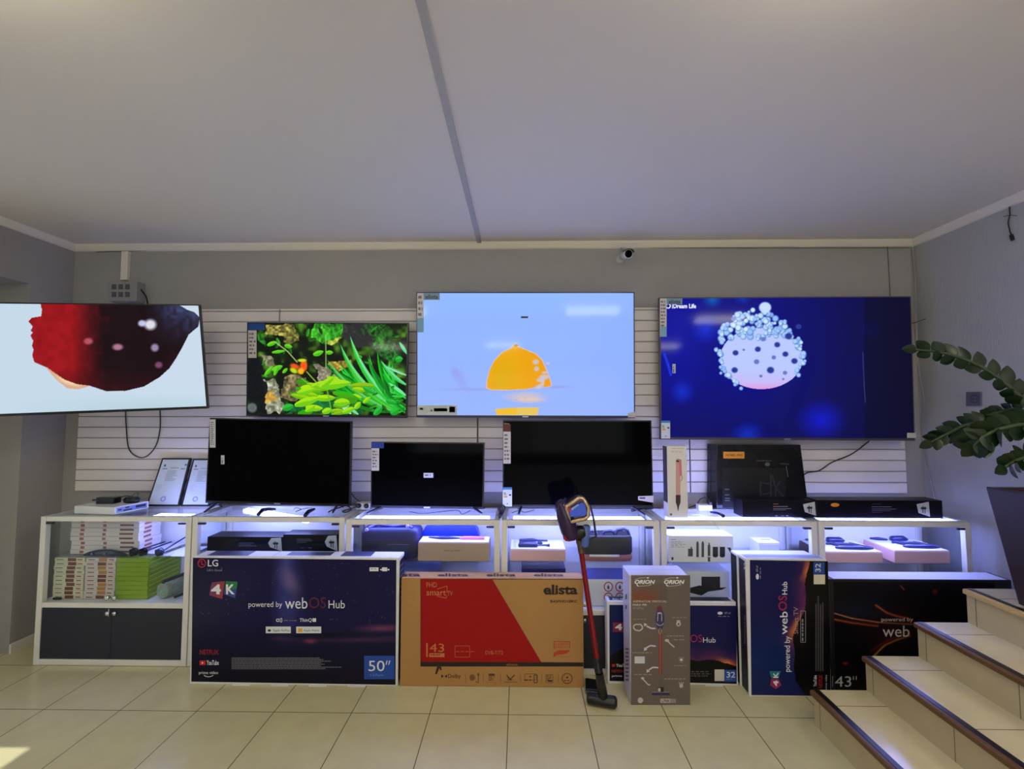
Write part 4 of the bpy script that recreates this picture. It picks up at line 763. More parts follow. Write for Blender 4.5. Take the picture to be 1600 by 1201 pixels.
for k in range(9): b.prect(fs, 977.5, 1012+6*k, 982.5, 1015+6*k, flat((110, 60, 84)), .0008)
b.prect(fs, 977.5, 928, 979.5, 936, NAVY, .0008); b.prect(fs, 977.5, 945, 979.5, 951, NAVY, .0008)
b.poly([(A.x+.02, fy+.07, zt+.0006), (B.x-.02, fy+.07, zt+.0006), (B.x-.02, fy+.085, zt+.0006), (A.x+.02, fy+.085, zt+.0006)], mat('clear_tape', (215, 215, 235), .12)); b.split('side_print', t)
# ================================================================ RED CORDLESS VACUUM
t = thing('stick_vacuum', 'red cordless stick vacuum cleaner leaning between the brown and grey boxes', 'vacuum cleaner', (.42, 2.47, 0))
RT = mat('red_anodised_tube', (128, 8, 16), .25, .55, noise=.05); PUR = mat('purple_black_plastic', (44, 24, 66), .2, noise=.1); GOLD = mat('champagne_metal', (196, 172, 140), .28, .8); RP = mat('red_plastic', (190, 16, 26), .25)
top = FY(2.64).at(908, 860); bot = FY(2.48).at(933, 1032)
b = MB(); b.tube([bot, bot*.5+top*.5, top], .0145, RT, 16); b.tube([bot+(top-bot)*.02+Vector((.008, -.010, 0)), top+Vector((.006, -.010, 0))], .006, RT, 8); b.build('tube', t)
u = (top-bot).normalized(); hb = top+u*.005
b = MB(); b.lathe(hb-u*.02, u, [(0, .017), (.05, .019), (.055, .022), (.10, .022), (.105, .014)], mat('bronze_collar', (92, 74, 56), .3, .5), 16); b.build('collar', t)
yv = 2.62; fv = FY(yv); V = fv.at
# motor body: cyclone drum lying along the left, chrome ringed display head, red drum, clear bin
b = MB()
p0, p1 = V(876, 782), V(893, 836); ax = (p1-p0).normalized()
b.lathe(p0, ax, [(-.01, .006), (0, .032), (.03, .045), (.10, .052), (.17, .052), (.21, .044), (.226, .022)], PUR, 24)
b.build('motor_body', t)
b = MB(); n = Vector((.25, -1, .28)).normalized(); C0 = V(898, 796)
q = [V(869+x/7.508-24+4, 740+y/7.508) for x, y in []]
ring_o = [(864+16, 788), (904.5, 771.5), (911, 773), (921, 789), (920, 806), (914, 810), (888, 816), (884.5, 806)]
ring_i = [(886, 795), (908, 782), (912, 785), (915, 798), (912, 803), (890, 804.5)]
po = [V(x, y) for x, y in ring_o]; dep = Vector((-.02, .07, -.01))
b.prism([p+Vector((0, -.030, 0)) for p in po], (-.01, .06, -.005), mat('violet_grey_shell', (96, 78, 120), .2, .5)); b.build('display_head', t, bevel=.010, seg=3)
b = MB(); cg_ = sum(po, Vector())/len(po); rg = [cg_+(p-cg_)*.84+Vector((0, -.038, 0)) for p in po]; b.tube(rg+[rg[0], rg[1]], .0115, GOLD, 10); b.build('display_ring', t)
b = MB(); b.prism([V(x, y)+Vector((0, -.044, 0)) for x, y in ring_i], (0, .006, 0), mat('blue_mirror_display', (60, 84, 190), .06, .85)); b.ppoly(FY(yv-.0445), [(886, 794), (891, 792), (892, 799), (887, 800)], RP, .0006); b.ppoly(FY(yv-.0445), [(892, 794), (903, 787), (905, 789), (894, 797)], flat((150, 170, 230)), .0006); b.build('display', t)
b = MB(); p2, p3 = V(886, 820), V(897, 838); b.lathe(V(890, 834), (1, -.25, .25), [(-.03, .034), (-.01, .040), (.02, .040), (.028, .034)], RP, 20); b.build('drum', t)
b = MB(); b.lathe(V(897, 832), (1, 0, .12), [(0, .030), (.004, .036), (.045, .036), (.06, .03)], BLACK, 20); b.tube([V(903, 836), hb+u*.06], .019, BLACK, 12); b.build('motor_neck', t)
b = MB(); b.lathe(V(915, 838), (.1, -.1, 1), [(-.055, .018), (-.05, .022), (.06, .022), (.065, .015)], mat('smoky_bin', (90, 110, 180), .08), 16); b.tube([V(922, 790), V(928, 812), V(931, 838)], .006, PUR, 8); b.tube([V(906, 846), V(931, 838)], .004, BLACK, 8); b.build('dust_bin', t)
b = MB(); b.tube([V(884, 778), V(878, 792), V(876, 815), V(883, 842)], .009, mat('blue_black_grip', (30, 34, 90), .25), 10); b.build('handle', t)
b = MB(); nk = FY(2.47).at(936, 1050); b.tube([bot+u*.015, bot*.35+nk*.65, nk], [.017, .019, .021], BLACK, 14); b.tube([bot+u*.0, bot-u*.05], .021, BLACK, 14); b.build('lower_joint', t)
b = MB(); H0 = FZ(0).at(930, 1089); yb = H0.y
b.lathe((H0.x-.055, 2.52, .034), (1, -.25, 0), [(0, .015), (.006, .028), (.15, .030), (.158, .016)], BLACK, 20)
b.prism([(H0.x-.050, yb+.02, .002), (H0.x+.055, yb-.0, .002), (H0.x+.07, yb+.10, .002), (H0.x-.035, yb+.13, .002)], (0, 0, .030), BLACK); b.tube([nk, (H0.x+.03, 2.50, .045)], [.021, .026], BLACK, 14); b.build('floor_head', t, bevel=.006)
b = MB(); b.prism([(H0.x-.048, yb+.017, .006), (H0.x+.053, yb-.004, .006), (H0.x+.053, yb-.004, .028), (H0.x-.048, yb+.017, .028)], (-.002, -.010, 0), mat('grey_head_front', (84, 82, 88), .3)); b.build('head_window', t, bevel=.004)

# ================================================================ THINGS ON AND IN THE CABINETS
def cub(name, label, cat, px, yf, dep, m, zb=None, group=None, bevel=.003, x0=None, x1=None, zt=None):
    f = FY(yf); A = f.at(px[0], (px[1]+px[3])/2); B = f.at(px[2], (px[1]+px[3])/2); z1 = f.at((px[0]+px[2])/2, px[1]).z if zt is None else zt
    z0 = f.at((px[0]+px[2])/2, px[3]).z if zb is None else zb
    t = thing(name, label, cat, ((A.x+B.x)/2, yf+dep/2, z0), group)
    MB().box(A.x, B.x, yf, yf+dep, z0, z1, m).build('carton', t, bevel=bevel); return t, f, z0, z1, A.x, B.x
ORD = ['topmost', 'second', 'third', 'fourth', 'fifth', 'sixth', 'seventh', 'eighth', 'ninth', 'tenth', 'eleventh']
def ordl(k, n): return 'topmost' if k == 0 else ('bottom one' if k == n-1 else ORD[k]+' from the top')
def stack(n, x0, x1, y0, y1, zb, zt, m, name, lab, group, deco, jit=.004, seed=1):
    r = random.Random(seed); h = (zt-zb)/n
    for k in range(n):
        z = zt-h*(k+1); dx, dy = r.uniform(-jit, jit), r.uniform(0, jit)
        t = thing(name, 'flat '+lab+', '+ordl(k, n), 'box', ((x0+x1)/2+dx, (y0+y1)/2+dy, z), group)
        MB().box(x0+dx, x1+dx, y0+dy, y1+dy, z+.0004, z+h-.0006, m).build('carton', t, bevel=.0012, seg=1)
        b = MB(); deco(b, x0+dx, x1+dx, y0+dy, y1+dy, z, h, k, r)
        if b.v: b.split('print', t)
def fr(b, xa, xb, y, z0, z1, m): b.poly([(xa, y-.0005, z0), (xb, y-.0005, z0), (xb, y-.0005, z1), (xa, y-.0005, z1)], m)
def sd(b, x, ya, yb, z0, z1, m): b.poly([(x+.0005, ya, z0), (x+.0005, yb, z0), (x+.0005, yb, z1), (x+.0005, ya, z1)], m)
BR, BRO, YE = flat((112, 56, 36)), flat((150, 78, 58)), flat((178, 122, 44))
PALE = mat('cream_white_card', (206, 196, 196), .5, noise=.04, scale=40)
g0 = ZG+.001
def d1(b, x0, x1, y0, y1, z, h, k, r):
    w = x1-x0; fr(b, x0+w*.14, x0+w*.20, y0, z+h*.2, z+h*.75, BRO); fr(b, x0+w*.47, x0+w*.52, y0, z+h*.2, z+h*.75, BRO); fr(b, x0+w*.72, x0+w*.92, y0, z+h*.35, z+h*.8, BR)
    sd(b, x1, y0+.04, y0+.10, z+h*.3, z+h*.8, BRO)
stack(8, -2.875, -2.432, 2.925, 3.105, g0, .862, PALE, 'flat_box', 'cream box with brown print in the upper shelf stack', 'cream boxes on the upper shelf', d1, .006, 3)
def d2(b, x0, x1, y0, y1, z, h, k, r):
    w = x1-x0; c = BR if x0 < -2.85 else (YE if k not in (1, 4, 5, 9) else BR); j = r.uniform(-.03, .03)
    fr(b, x0+w*(.42+j), x0+w*(.70+j), y0, z+h*.12, z+h*.88, c); fr(b, x0+w*.08, x0+w*.30, y0, z+h*.35, z+h*.6, BRO if x0 > -2.85 else flat((120, 120, 96))); fr(b, x0+w*.76, x0+w*.92, y0, z+h*.35, z+h*.62, BRO)
zc = ZM+.001
stack(10, -2.942, -2.748, 2.895, 3.10, zc, ZG-.012, mat('ivory_card', (206, 202, 178), .5, noise=.05, scale=40), 'flat_box', 'ivory box with dark panels in the leftmost lower stack', 'ivory boxes stacked at far left', d2, .003, 5)
stack(10, -2.742, -2.548, 2.895, 3.10, zc, ZG-.012, PALE, 'flat_box', 'white box with orange and brown panels beside the green stack', 'white and orange boxes on the lower shelf', d2, .004, 6)
def d3(b, x0, x1, y0, y1, z, h, k, r):
    sd(b, x1, y0+.01, y1-.01, z+h*.80, z+h*.92, flat((196, 220, 120)))
stack(9, -2.540, -2.335, 2.895, 3.17, zc, ZG-.012, mat('lime_green_plastic', (128, 158, 22), .4, noise=.05, scale=30), 'green_case', 'lime green case in the bright green stack', 'lime green cases on the lower shelf', d3, .002, 7)
# gadgets on the upper shelf of the first cabinet
t = thing('curved_gadget', 'glossy black curved gadget lying before the cream box stack', 'gadget', (-2.58, 2.89, g0)); b = MB(); rings = []
for k in range(9):
    a = k/8; x = -2.745+.27*a; h = .008+.034*math.sin(math.pi*min(1, a*1.0+.02))**.6; rings.append([Vector((x, 2.893+.016*math.cos(q)*(.6+h*12), g0+h/2+h/2*math.sin(q))) for q in [2*math.pi*j/10 for j in range(10)]])
b.loft(rings, mat('gloss_black_gadget', (16, 18, 26), .12)); b.build('shell', t)
b = MB()
for x in (-2.68, -2.60): b.lathe((x, 2.872, g0+.02), (0, -1, 0), [(0, .007), (.004, .007), (.005, .003)], mat('small_lens', (90, 100, 130), .1, .5), 10)
b.build('lens', t)
for k, (x, px_, y2) in enumerate(((-2.428, 258, 846), (-2.368, 268, 846), (-2.262, 291, 838))):
    t = thing('handheld_gadget', ['round headed black gadget with a thin rod, left of the pair', 'round headed black gadget with a thin rod, right of the pair', 'lone round headed black gadget with a rod on a clear stand'][k], 'gadget', (x, 2.90, g0), 'round headed gadgets on the upper shelf')
    b = MB(); b.lathe((x, 2.885, g0+.027), (.15, .3, .05), [(-.02, .006), (-.016, .022), (.012, .026), (.02, .018), (.024, .004)], GLOSSB if k < 2 else mat('navy_plastic', (22, 24, 66), .25), 18); b.build('head', t)
    b = MB(); b.tube([(x+.01, 2.90, g0+.03), FY(3.05).at(px_, y2)], [.006, .004], mat('navy_plastic', (22, 24, 66), .25), 8); b.build('rod', t)
    if k == 2: MB().prism([(x-.03, 2.885, g0), (x+.07, 2.885, g0), (x+.04, 2.96, g0)], (0, 0, .006), mat('frosted_plastic', (190, 196, 226), .3)).build('stand', t)
for k, (xa, xb, ya, yb_) in enumerate(((-2.53, -2.30, 2.935, 3.17), (-2.27, -2.09, 2.885, 3.10))):
    q = MB().prism([(xa, ya+.01, g0), (xb-.01, ya, g0), (xb, yb_, g0), (xa+.02, yb_-.01, g0)], (0, 0, .0012), mat('pale_sheet', (206, 210, 222), .35, noise=.04)).build('paper_sheet')
    tag(q, ['pale sheet lying on the upper glass shelf over the green stack', 'pale sheet lying at the right end of the upper glass shelf'][k], 'sheet', 'pale sheets on the glass shelf')
# lower shelf of the first cabinet, right part
t = thing('patterned_case', 'pastel patterned long case lying in depth on the lower shelf', 'case', (-2.2, 3.0, zc)); b = MB(); rings = []
for y in (2.90, 2.905, 3.16, 3.165):
    s_ = .9 if y in (2.90, 3.165) else 1; rings.append([Vector((-2.245+(y-2.9)*.2+.042*s_*math.cos(q), y, zc+.052+.05*s_*math.sin(q))) for q in [2*math.pi*j/14 for j in range(14)]])
m = mat('pastel_pattern', (166, 150, 168), .5); nt = m.node_tree; vo = nt.nodes.new('ShaderNodeTexVoronoi'); vo.inputs['Scale'].default_value = 22; cr = nt.nodes.new('ShaderNodeValToRGB'); cr.color_ramp.elements[0].color = lin((190, 96, 90)); cr.color_ramp.elements[1].color = lin((150, 180, 190)); e_ = cr.color_ramp.elements.new(.5); e_.color = lin((90, 150, 130))
nt.links.new(vo.outputs['Color'], cr.inputs[0]); nt.links.new(cr.outputs[0], nt.nodes['Principled BSDF'].inputs['Base Color']); b.loft(rings, m); b.build('shell', t)
b = MB(); b.tube([(-2.245, 2.90, zc+.105), (-2.19, 3.16, zc+.105)], .012, mat('dark_navy_strap', (30, 28, 60), .5), 8); b.build('strap', t)
t = thing('black_cup', 'small black cup at the right end of the lower shelf', 'cup', (-2.13, 3.06, zc)); b = MB(); b.lathe((-2.13, 3.06, zc), (0, 0, 1), [(0, .02), (.004, .026), (.10, .033), (.105, .031), (.105, .027), (.02, .022)], mat('cup_black', (24, 22, 44), .3), 18); b.build('body', t)
t = thing('small_remote', 'small dark remote lying at the left corner of the lower shelf', 'remote', (-2.89, 2.884, zc)); MB().box(-2.925, -2.872, 2.880, 2.890, zc, zc+.012, BLACK).build('body', t, bevel=.003)
t = thing('dark_pen', 'dark blue pen shaped item leaning low beside the patterned case', 'gadget', (-2.13, 2.93, zc)); MB().tube([(-2.17, 2.90, zc+.012), (-2.10, 2.98, zc+.03)], [.008, .010], mat('navy_plastic', (22, 24, 66), .25), 8).build('body', t)

# second cabinet: two dark mount boxes with pale end pictures
BOXN = mat('black_navy_card', (11, 10, 22), .4, noise=.08, spec=.2); PIC = flat((190, 196, 206)); PI2 = flat((40, 44, 60))
def mount_box(lab, px, yf, dep, zb, trap, lines, group='black mount boxes', oval=None, hazel=None, dark=BOXN):
    t, f, z0, z1, ax, bx = cub('mount_box', lab, 'box', px, yf, dep, dark, zb=zb, group=group)
    b = MB(); x0, y0, x1, y1 = px
    for (a, c) in trap:
        pts = [(a+4, y0+2), (c-2, y0+1), (c, y1-1), (a+2, y1-(y1-y0)*.32), (a-1, y1-(y1-y0)*.6)] if not hazel else [(a, y0+6), (c-2, y0+2), (c, y1-2), (a+3, y1-8)]
        b.ppoly(f, pts, PIC, .0008); mx, my = (a+c)/2, (y0+y1)/2
        b.prect(f, mx-4, my-3, mx+4.5, my, PI2, .0014); b.prect(f, mx-1.5, my-5, mx, my+6, PI2, .0014); b.prect(f, mx+1.8, my-4, mx+3, my+7, PI2, .0014)
    for (a, yy, w, col) in lines: b.prect(f, a, yy, a+w, yy+1, flat(col), .0008)
    if oval: b.pell(f, oval[0], oval[1], oval[2], oval[3], flat((214, 140, 40)), .0008)
    b.split('print', t); return t, f
mount_box('long black mount box at left on the shelf behind the big dark blue box', (323.5, 838.5, 441, 862), 2.925, .14, g0, [(420, 441)], [(373, 847.5, 24, (96, 96, 130)), (373, 850, 20, (80, 80, 110)), (373, 852, 28, (96, 96, 130))])
t, f = mount_box('taller black mount box at right on the shelf behind the big dark blue box', (442, 835, 527.5, 862), 2.905, .12, g0, [(508.5, 527.5)], [(464, 841.5, 22, (90, 90, 120)), (464, 844, 24, (90, 90, 120)), (464, 846.5, 16, (70, 70, 100)), (470, 855, 5, (80, 80, 110)), (482, 855, 5, (110, 110, 140))])

# third cabinet
g = 'x'
t = thing('tool_bag', 'dark navy carrying bag with a folded handle on the third cabinet shelf', 'bag', (-.82, 2.90, g0)); f = FY(2.85)
NB = mat('navy_bag_fabric', (24, 24, 74), .55, noise=.1, bump=.2); A, B = f.at(561, 860), f.at(653, 860); zt_ = f.at(600, 826).z
b = MB(); rings = []
for z, s_ in ((g0, .94), (g0+.02, 1), (zt_-.03, 1), (zt_-.008, .93), (zt_, .8)):
    cx = (A.x+B.x)/2; hw = (B.x-A.x)/2*s_; rings.append([Vector((cx+hw*(abs(math.cos(q))**.35)*(1 if math.cos(q) > 0 else -1), 2.94+.085*s_*(abs(math.sin(q))**.35)*(1 if math.sin(q) > 0 else -1), z)) for q in [2*math.pi*j/28+.05 for j in range(28)]])
b.loft(rings, NB); b.build('body', t)
b = MB(); b.tube([V_ for V_ in (Vector((A.x+.05, 2.88, zt_-.005)), Vector((A.x+.10, 2.90, zt_+.018)), Vector((A.x+.20, 2.90, zt_+.004)), Vector((B.x-.09, 2.90, zt_+.016)), Vector((B.x-.04, 2.88, zt_-.002)))], .011, mat('strap_navy', (38, 38, 110), .4), 8); b.build('handle', t)
b = MB(); b.prect(FY(2.852), 566, 846, 645, 861, BLACK, .0006); b.prect(FY(2.852), 566, 847.5, 645, 848, flat((120, 70, 80)), .001); b.prect(FY(2.852), 606, 850, 640, 850.6, flat((120, 120, 170)), .001); b.build('front_pocket', t)
for sx in (575, 636): pass
b = MB(); q = FY(2.86).at(573, 828); b.lathe(q, (0, -1, .3), [(0, .012), (.006, .013), (.012, .009)], mat('pale_buckle', (150, 130, 190), .3), 12); q = FY(2.86).at(637, 822); b.lathe(q, (0, -1, .3), [(0, .010), (.006, .011), (.012, .008)], mat('pale_buckle', (150, 130, 190), .3), 12); b.build('buckle', t)
t = thing('blue_case', 'bright blue rounded case behind the tan box', 'case', (-.4, 3.06, g0)); f = FY(3.02); b = MB()
b.prism([Vector((p.x, p.y, g0)) for p in (f.at(659, 860), f.at(748.5, 860))]+[ f.at(748.5, 838), f.at(746, 829), f.at(741, 821.5), f.at(665, 821.5), f.at(661, 829), f.at(659, 838)], (0, .08, 0), mat('bright_blue_case', (24, 50, 214), .35, noise=.03)); b.build('shell', t, bevel=.008, seg=3)
t, f, z0, z1, ax, bx = cub('hair_tool_box', 'tan gift box holding a pink flat iron on its open tray', 'box', (653, 848, 764.5, 876), 2.825, .13, mat('tan_card', (172, 146, 126), .5, noise=.03), zb=g0)
b = MB(); b.box(ax+.004, bx-.004, 2.829, 2.951, z1, z1+.006, WPLAS); b.build('tray', t, bevel=.002)
b = MB(); b.tube([(ax+.05, 2.90, z1+.014), (ax+.11, 2.885, z1+.014), (ax+.14, 2.885, z1+.015)], [.004, .007, .011], mat('navy_iron', (36, 36, 84), .3), 8); b.tube([(ax+.14, 2.885, z1+.015), (ax+.25, 2.885, z1+.013)], [.011, .004], mat('navy_iron', (36, 36, 84), .3), 8)
b.tube([(ax+.25, 2.885, z1+.013), (ax+.28, 2.885, z1+.014), (ax+.40, 2.885, z1+.014)], [.008, .012, .010], mat('rose_pink_plastic', (206, 110, 150), .3), 10); b.build('flat_iron', t)
b = MB(); b.ptext(f, 'dyson supersonic'[:0] or 'airwrap styler', 694, 858, 720, 861.5, flat((90, 70, 60)), .0008); b.split('print', t)
# fourth cabinet
PINK = mat('pale_pink_card', (226, 178, 176), .5, noise=.03)
def pink(label, px, yf, dep, zb, x_tools, group=None):
    t, f, z0, z1, ax, bx = cub('gift_box', label, 'box', px, yf, dep, PINK, zb=zb, group=group)
    MB().box(ax+.003, bx-.003, yf+.003, yf+dep-.003, z1, z1+.005, WPLAS).build('tray', t, bevel=.001)
    w = bx-ax; K = mat('dark_blue_tool', (30, 32, 88), .3); zz = z1+.005
    def tool(nm, pts, rr_): bb = MB(); bb.tube([(ax+w*p[0], yf+dep*p[1], zz+.009) for p in pts], rr_, K, 8); bb.build(nm, t)
    if x_tools == 0:
        tool('round_brush', [(.14, .22), (.16, .22), (.48, .22), (.50, .22)], [.004, .019, .019, .004]); tool('brush_handle', [(.50, .22), (.66, .24), (.72, .22)], [.004, .005, .010]); tool('styling_wand', [(.16, .75), (.42, .78), (.5, .75), (.70, .72)], [.009, .011, .006, .004]); tool('nozzle', [(.50, .50), (.56, .50), (.58, .42)], [.007, .012, .006])
        b = MB(); b.box(ax+.02, ax+.022, yf+.02, yf+dep-.02, zz, zz+.001, K); b.box(ax+.03, ax+.032, yf+.02, yf+dep-.02, zz, zz+.001, K); b.split('print', t)
    else:
        tool('round_brush', [(.44, .80), (.46, .82), (.70, .84), (.76, .80)], [.006, .022, .022, .004]); tool('styling_wand', [(.08, .90), (.22, .88), (.36, .80)], [.006, .010, .006]); tool('nozzle', [(.30, .55), (.40, .60), (.44, .40)], [.006, .012, .006])
        tool('flat_brush', [(.30, .22), (.40, .20), (.72, .18), (.92, .14)], [.005, .009, .013, .004]); tool('clip', [(.45, .5), (.62, .5), (.85, .45)], [.007, .009, .004]); tool('comb', [(.74, .62), (.80, .55), (.95, .2)], [.004, .004, .004])
    return t
pink('pink gift box with dark brushes on its white tray, behind the vacuum head', (797.5, 858.5, 884, 877), 2.835, .20, g0, 0)
t = thing('storage_bag', 'black bag with a pinkish brown base on the fourth cabinet shelf', 'bag', (.55, 2.92, g0)); f = FY(2.84); A, B = f.at(908, 860), f.at(990.5, 860); zt_ = f.at(950, 831).z; zb_ = f.at(950, 867).z
def soft(b, x0, x1, y0, y1, z0, z1, m, tap=1.0, e=.4):
    rings = []
    for z, s_ in ((z0, .96), (z0+.012, 1), (z1-.012, tap), (z1, tap*.95)):
        rings.append([Vector(((x0+x1)/2+(x1-x0)/2*s_*(abs(math.cos(q))**e)*(1 if math.cos(q) > 0 else -1), (y0+y1)/2+(y1-y0)/2*s_*(abs(math.sin(q))**e)*(1 if math.sin(q) > 0 else -1), z)) for q in [2*math.pi*j/28+.04 for j in range(28)]])
    b.loft(rings, m)
b = MB(); soft(b, A.x, B.x, 2.84, 3.0, zb_, zt_-.03, mat('black_bag_fabric', (30, 30, 38), .6, noise=.1)); b.build('body', t)
b = MB(); soft(b, A.x+.002, B.x-.0, 2.838, 3.002, g0, zb_-.0005, mat('rosy_brown_leather', (150, 92, 88), .5, noise=.05)); b.box(A.x+.05, A.x+.23, 2.834, 2.838, zb_-.008, zb_+.004, CARDW); b.build('base', t)
b = MB()
for xa, xb, h in ((A.x+.03, A.x+.11, .02), (A.x+.14, A.x+.22, .022), (B.x-.10, B.x-.012, .034)): b.tube([(xa, 2.90, zt_-.035), (xa+.012, 2.90, zt_-.03+h*.8), ((xa+xb)/2+.01, 2.90, zt_-.03+h), (xb-.01, 2.90, zt_-.03+h*.7), (xb, 2.90, zt_-.035)], .009, mat('navy_strap2', (28, 28, 70), .45), 8)
b.build('handle', t)
t, f, z0, z1, ax, bx = cub('white_box', 'white box with red ringed warning symbols on the lower shelf beside the red tube', 'box', (917, 905, 1003, 944), 2.85, .20, CARDW, zb=zc)
b = MB()
for cx, cy in ((950.5, 916.3), (968.5, 916.3), (950.5, 933), (968.5, 933)):
    b.pell(f, cx, cy, 6.6, 7, WI, .0006); b.pring(f, cx, cy, 7.2, 7.8, 1.6, flat((176, 30, 44)), .001); b.pell(f, cx, cy+1, 2, 3, flat((90, 90, 100)), .001); b.pline(f, [(cx, cy-4), (cx, cy)], 1, flat((90, 90, 100)), .001)
b.split('print', t); BW = mat('blue_wrap_film', (52, 62, 190), .12, noise=.2, scale=9)
MB().box(ax+.002, bx-.002, 2.852, 3.048, z1, z1+.0015, BW).build('wrapped_top', t)
cub('blue_box', 'dark blue flat box on the lower shelf under the pink gift box', 'box', (815, 888, 884, 906), 2.85, .18, mat('deep_blue_card', (34, 40, 120), .3, noise=.05), zb=zc)
cub('blue_box', 'pale blue flat box on the lower shelf of the third cabinet', 'box', (600, 893, 682, 906), 2.85, .20, mat('pale_blue_card', (120, 140, 190), .3, noise=.05), zb=zc)
# fifth cabinet
t, f, z0, z1, ax, bx = cub('hair_tool_box', 'long white box picturing dark hair styler attachments in the fifth cabinet', 'box', (1044, 836.5, 1146.5, 878.5), 2.825, .15, CARDW, zb=g0, bevel=.005)
b = MB(); AT = flat((76, 82, 92)); AD = flat((48, 56, 74)); o = .0008
b.ptext(f, 'dyson', 1048.5, 841.5, 1056, 843.5, AD, o, bold=.02); fuzz(b, f, 1048.5, 845.5, 1072, 856, 5, flat((176, 172, 172)), o, seed=3)
b.prect(f, 1075, 857, 1082.5, 869, AT, o); b.prect(f, 1079, 854, 1081, 857, AT, o)
for x, ya, yb_ in ((1087.8, 849, 870), (1096, 849, 870)): b.prect(f, x, ya, x+4, yb_, AT, o); b.ppoly(f, [(x, ya), (x+4, ya), (x+3, ya-3.5), (x+1, ya-3.5)], AT, o)
b.prect(f, 1105.8, 851, 1109.8, 877, AT, o); b.prect(f, 1107, 847.5, 1108.8, 851, AT, o); b.prect(f, 1106, 868, 1109.5, 870, flat((210, 210, 214)), .0012)
for x in (1113.5, 1124.5): b.prect(f, x, 854, x+8.3, 868, AD, o); b.pell(f, x+4.15, 868, 4.1, 2.6, AD, o)
b.ppoly(f, [(1136, 855), (1141, 855), (1147, 866), (1147, 872)], AD, o); b.prect(f, 1049, 870, 1052.3, 874.5, AD, o); b.split('print', t)
t, f, z0, z1, ax, bx = cub('small_white_box', 'small white glossy lidded box in the fifth cabinet', 'box', (1186, 847, 1218, 860), 2.90, .12, WPLAS, zb=g0, bevel=.004)
MB().box(ax-.001, bx+.001, 2.899, 3.021, z1-.02, z1+.001, WPLAS).build('lid', t, bevel=.003); b = MB(); b.poly([(ax+.04, 2.95, z1+.0016), (ax+.10, 2.95, z1+.0016), (ax+.10, 2.965, z1+.0016), (ax+.04, 2.965, z1+.0016)], GI); b.split('print', t)
t = thing('smart_watch', 'small teal banded device on a clear base beside the white lidded box', 'gadget', (1.34, 2.97, g0)); b = MB(); b.box(1.29, 1.40, 2.93, 3.0, g0, g0+.005, mat('teal_plate', (60, 170, 190), .25)); b.build('base', t, bevel=.001); b = MB(); b.tube([(1.315, 2.97, g0+.011), (1.33, 2.95, g0+.02), (1.36, 2.95, g0+.02), (1.375, 2.97, g0+.011)], .005, mat('pale_strap', (140, 160, 220), .3), 8); b.build('band', t)
t = thing('blue_gadget', 'small bright blue gadget on a tilted clear stand at right in the fifth cabinet', 'gadget', (1.62, 2.97, g0)); b = MB(); b.prism([(1.60, 2.92, g0), (1.73, 2.92, g0), (1.70, 3.02, g0), (1.58, 3.02, g0)], (0, 0, .006), mat('frosted_plastic', (190, 196, 226), .3)); b.build('stand', t); b = MB(); b.lathe((1.65, 2.97, g0+.021), (1, 0, .1), [(-.035, .006), (-.03, .013), (.03, .013), (.035, .006)], mat('vivid_blue', (24, 50, 200), .25), 12); b.build('body', t)
t, f, z0, z1, ax, bx = cub('bag_picture_box', 'grey white box picturing a black bag, lower shelf behind the grey vacuum box', 'box', (1052, 893, 1140, 934), 2.84, .20, mat('bluish_white_card', (206, 208, 220), .4, noise=.03), zb=zc)
b = MB(); b.prect(f, 1096, 900.5, 1125, 918, flat((24, 24, 36)), o); b.ppoly(f, [(1066, 921), (1093, 914), (1107, 918), (1136, 917), (1128, 921), (1106, 924), (1096, 930), (1080, 926)], flat((20, 20, 26)), .001); b.split('print', t)
# sixth cabinet
pink('pink gift box with dark tools, left of two in the last cabinet', (1288, 863, 1379.5, 880), 2.835, .25, g0, 1, 'pink gift boxes in the last cabinet')
pink('pink gift box with dark tools, right of two in the last cabinet', (1398, 861, 1484.5, 879.5), 2.835, .25, g0, 1, 'pink gift boxes in the last cabinet')

# ================================================================ ON TOP OF THE CABINETS
zt0 = ZT+.0005
t = thing('white_device', 'white console like device with ports on its side, left end of the counter', 'device', (-2.8, 2.95, zt0))
P = [Vector(p) for p in ((-2.835, 2.90, zt0), (-2.545, 2.865, zt0), (-2.485, 3.06, zt0), (-2.80, 3.10, zt0))]
MB().prism(P, (0, 0, .047), WPLAS).build('body', t, bevel=.003)
b = MB(); a_, b__ = P[1], P[2]; d = (b__-a_); nn_ = Vector((d.y, -d.x, 0)).normalized()
def sp(u_, z): return a_+d*u_+nn_*.0008+Vector((0, 0, z))
b.poly([sp(.06, .008), sp(.94, .008), sp(.94, .040), sp(.06, .040)], mat('blue_grey_ports', (110, 130, 190), .3))
for u0, u1, z0_, z1_ in ((.1, .2, .02, .03), (.25, .5, .012, .022), (.3, .42, .028, .036), (.6, .9, .02, .034)): b.poly([p+nn_*.0005 for p in (sp(u0, z0_), sp(u1, z0_), sp(u1, z1_), sp(u0, z1_))], flat((26, 28, 66)))
b.build('port_panel', t)
ztop = zt0+.0475
t = thing('power_adapter', 'black power adapter brick lying on the white device', 'adapter', (-2.72, 2.99, ztop)); MB().box(-2.755, -2.635, 2.96, 3.02, ztop, ztop+.040, BLACK).build('brick', t, bevel=.006, seg=3); MB().tube([(-2.755, 2.98, ztop+.022), (-2.79, 2.975, ztop+.022)], .005, BLACK, 8).build('plug_pin', t)
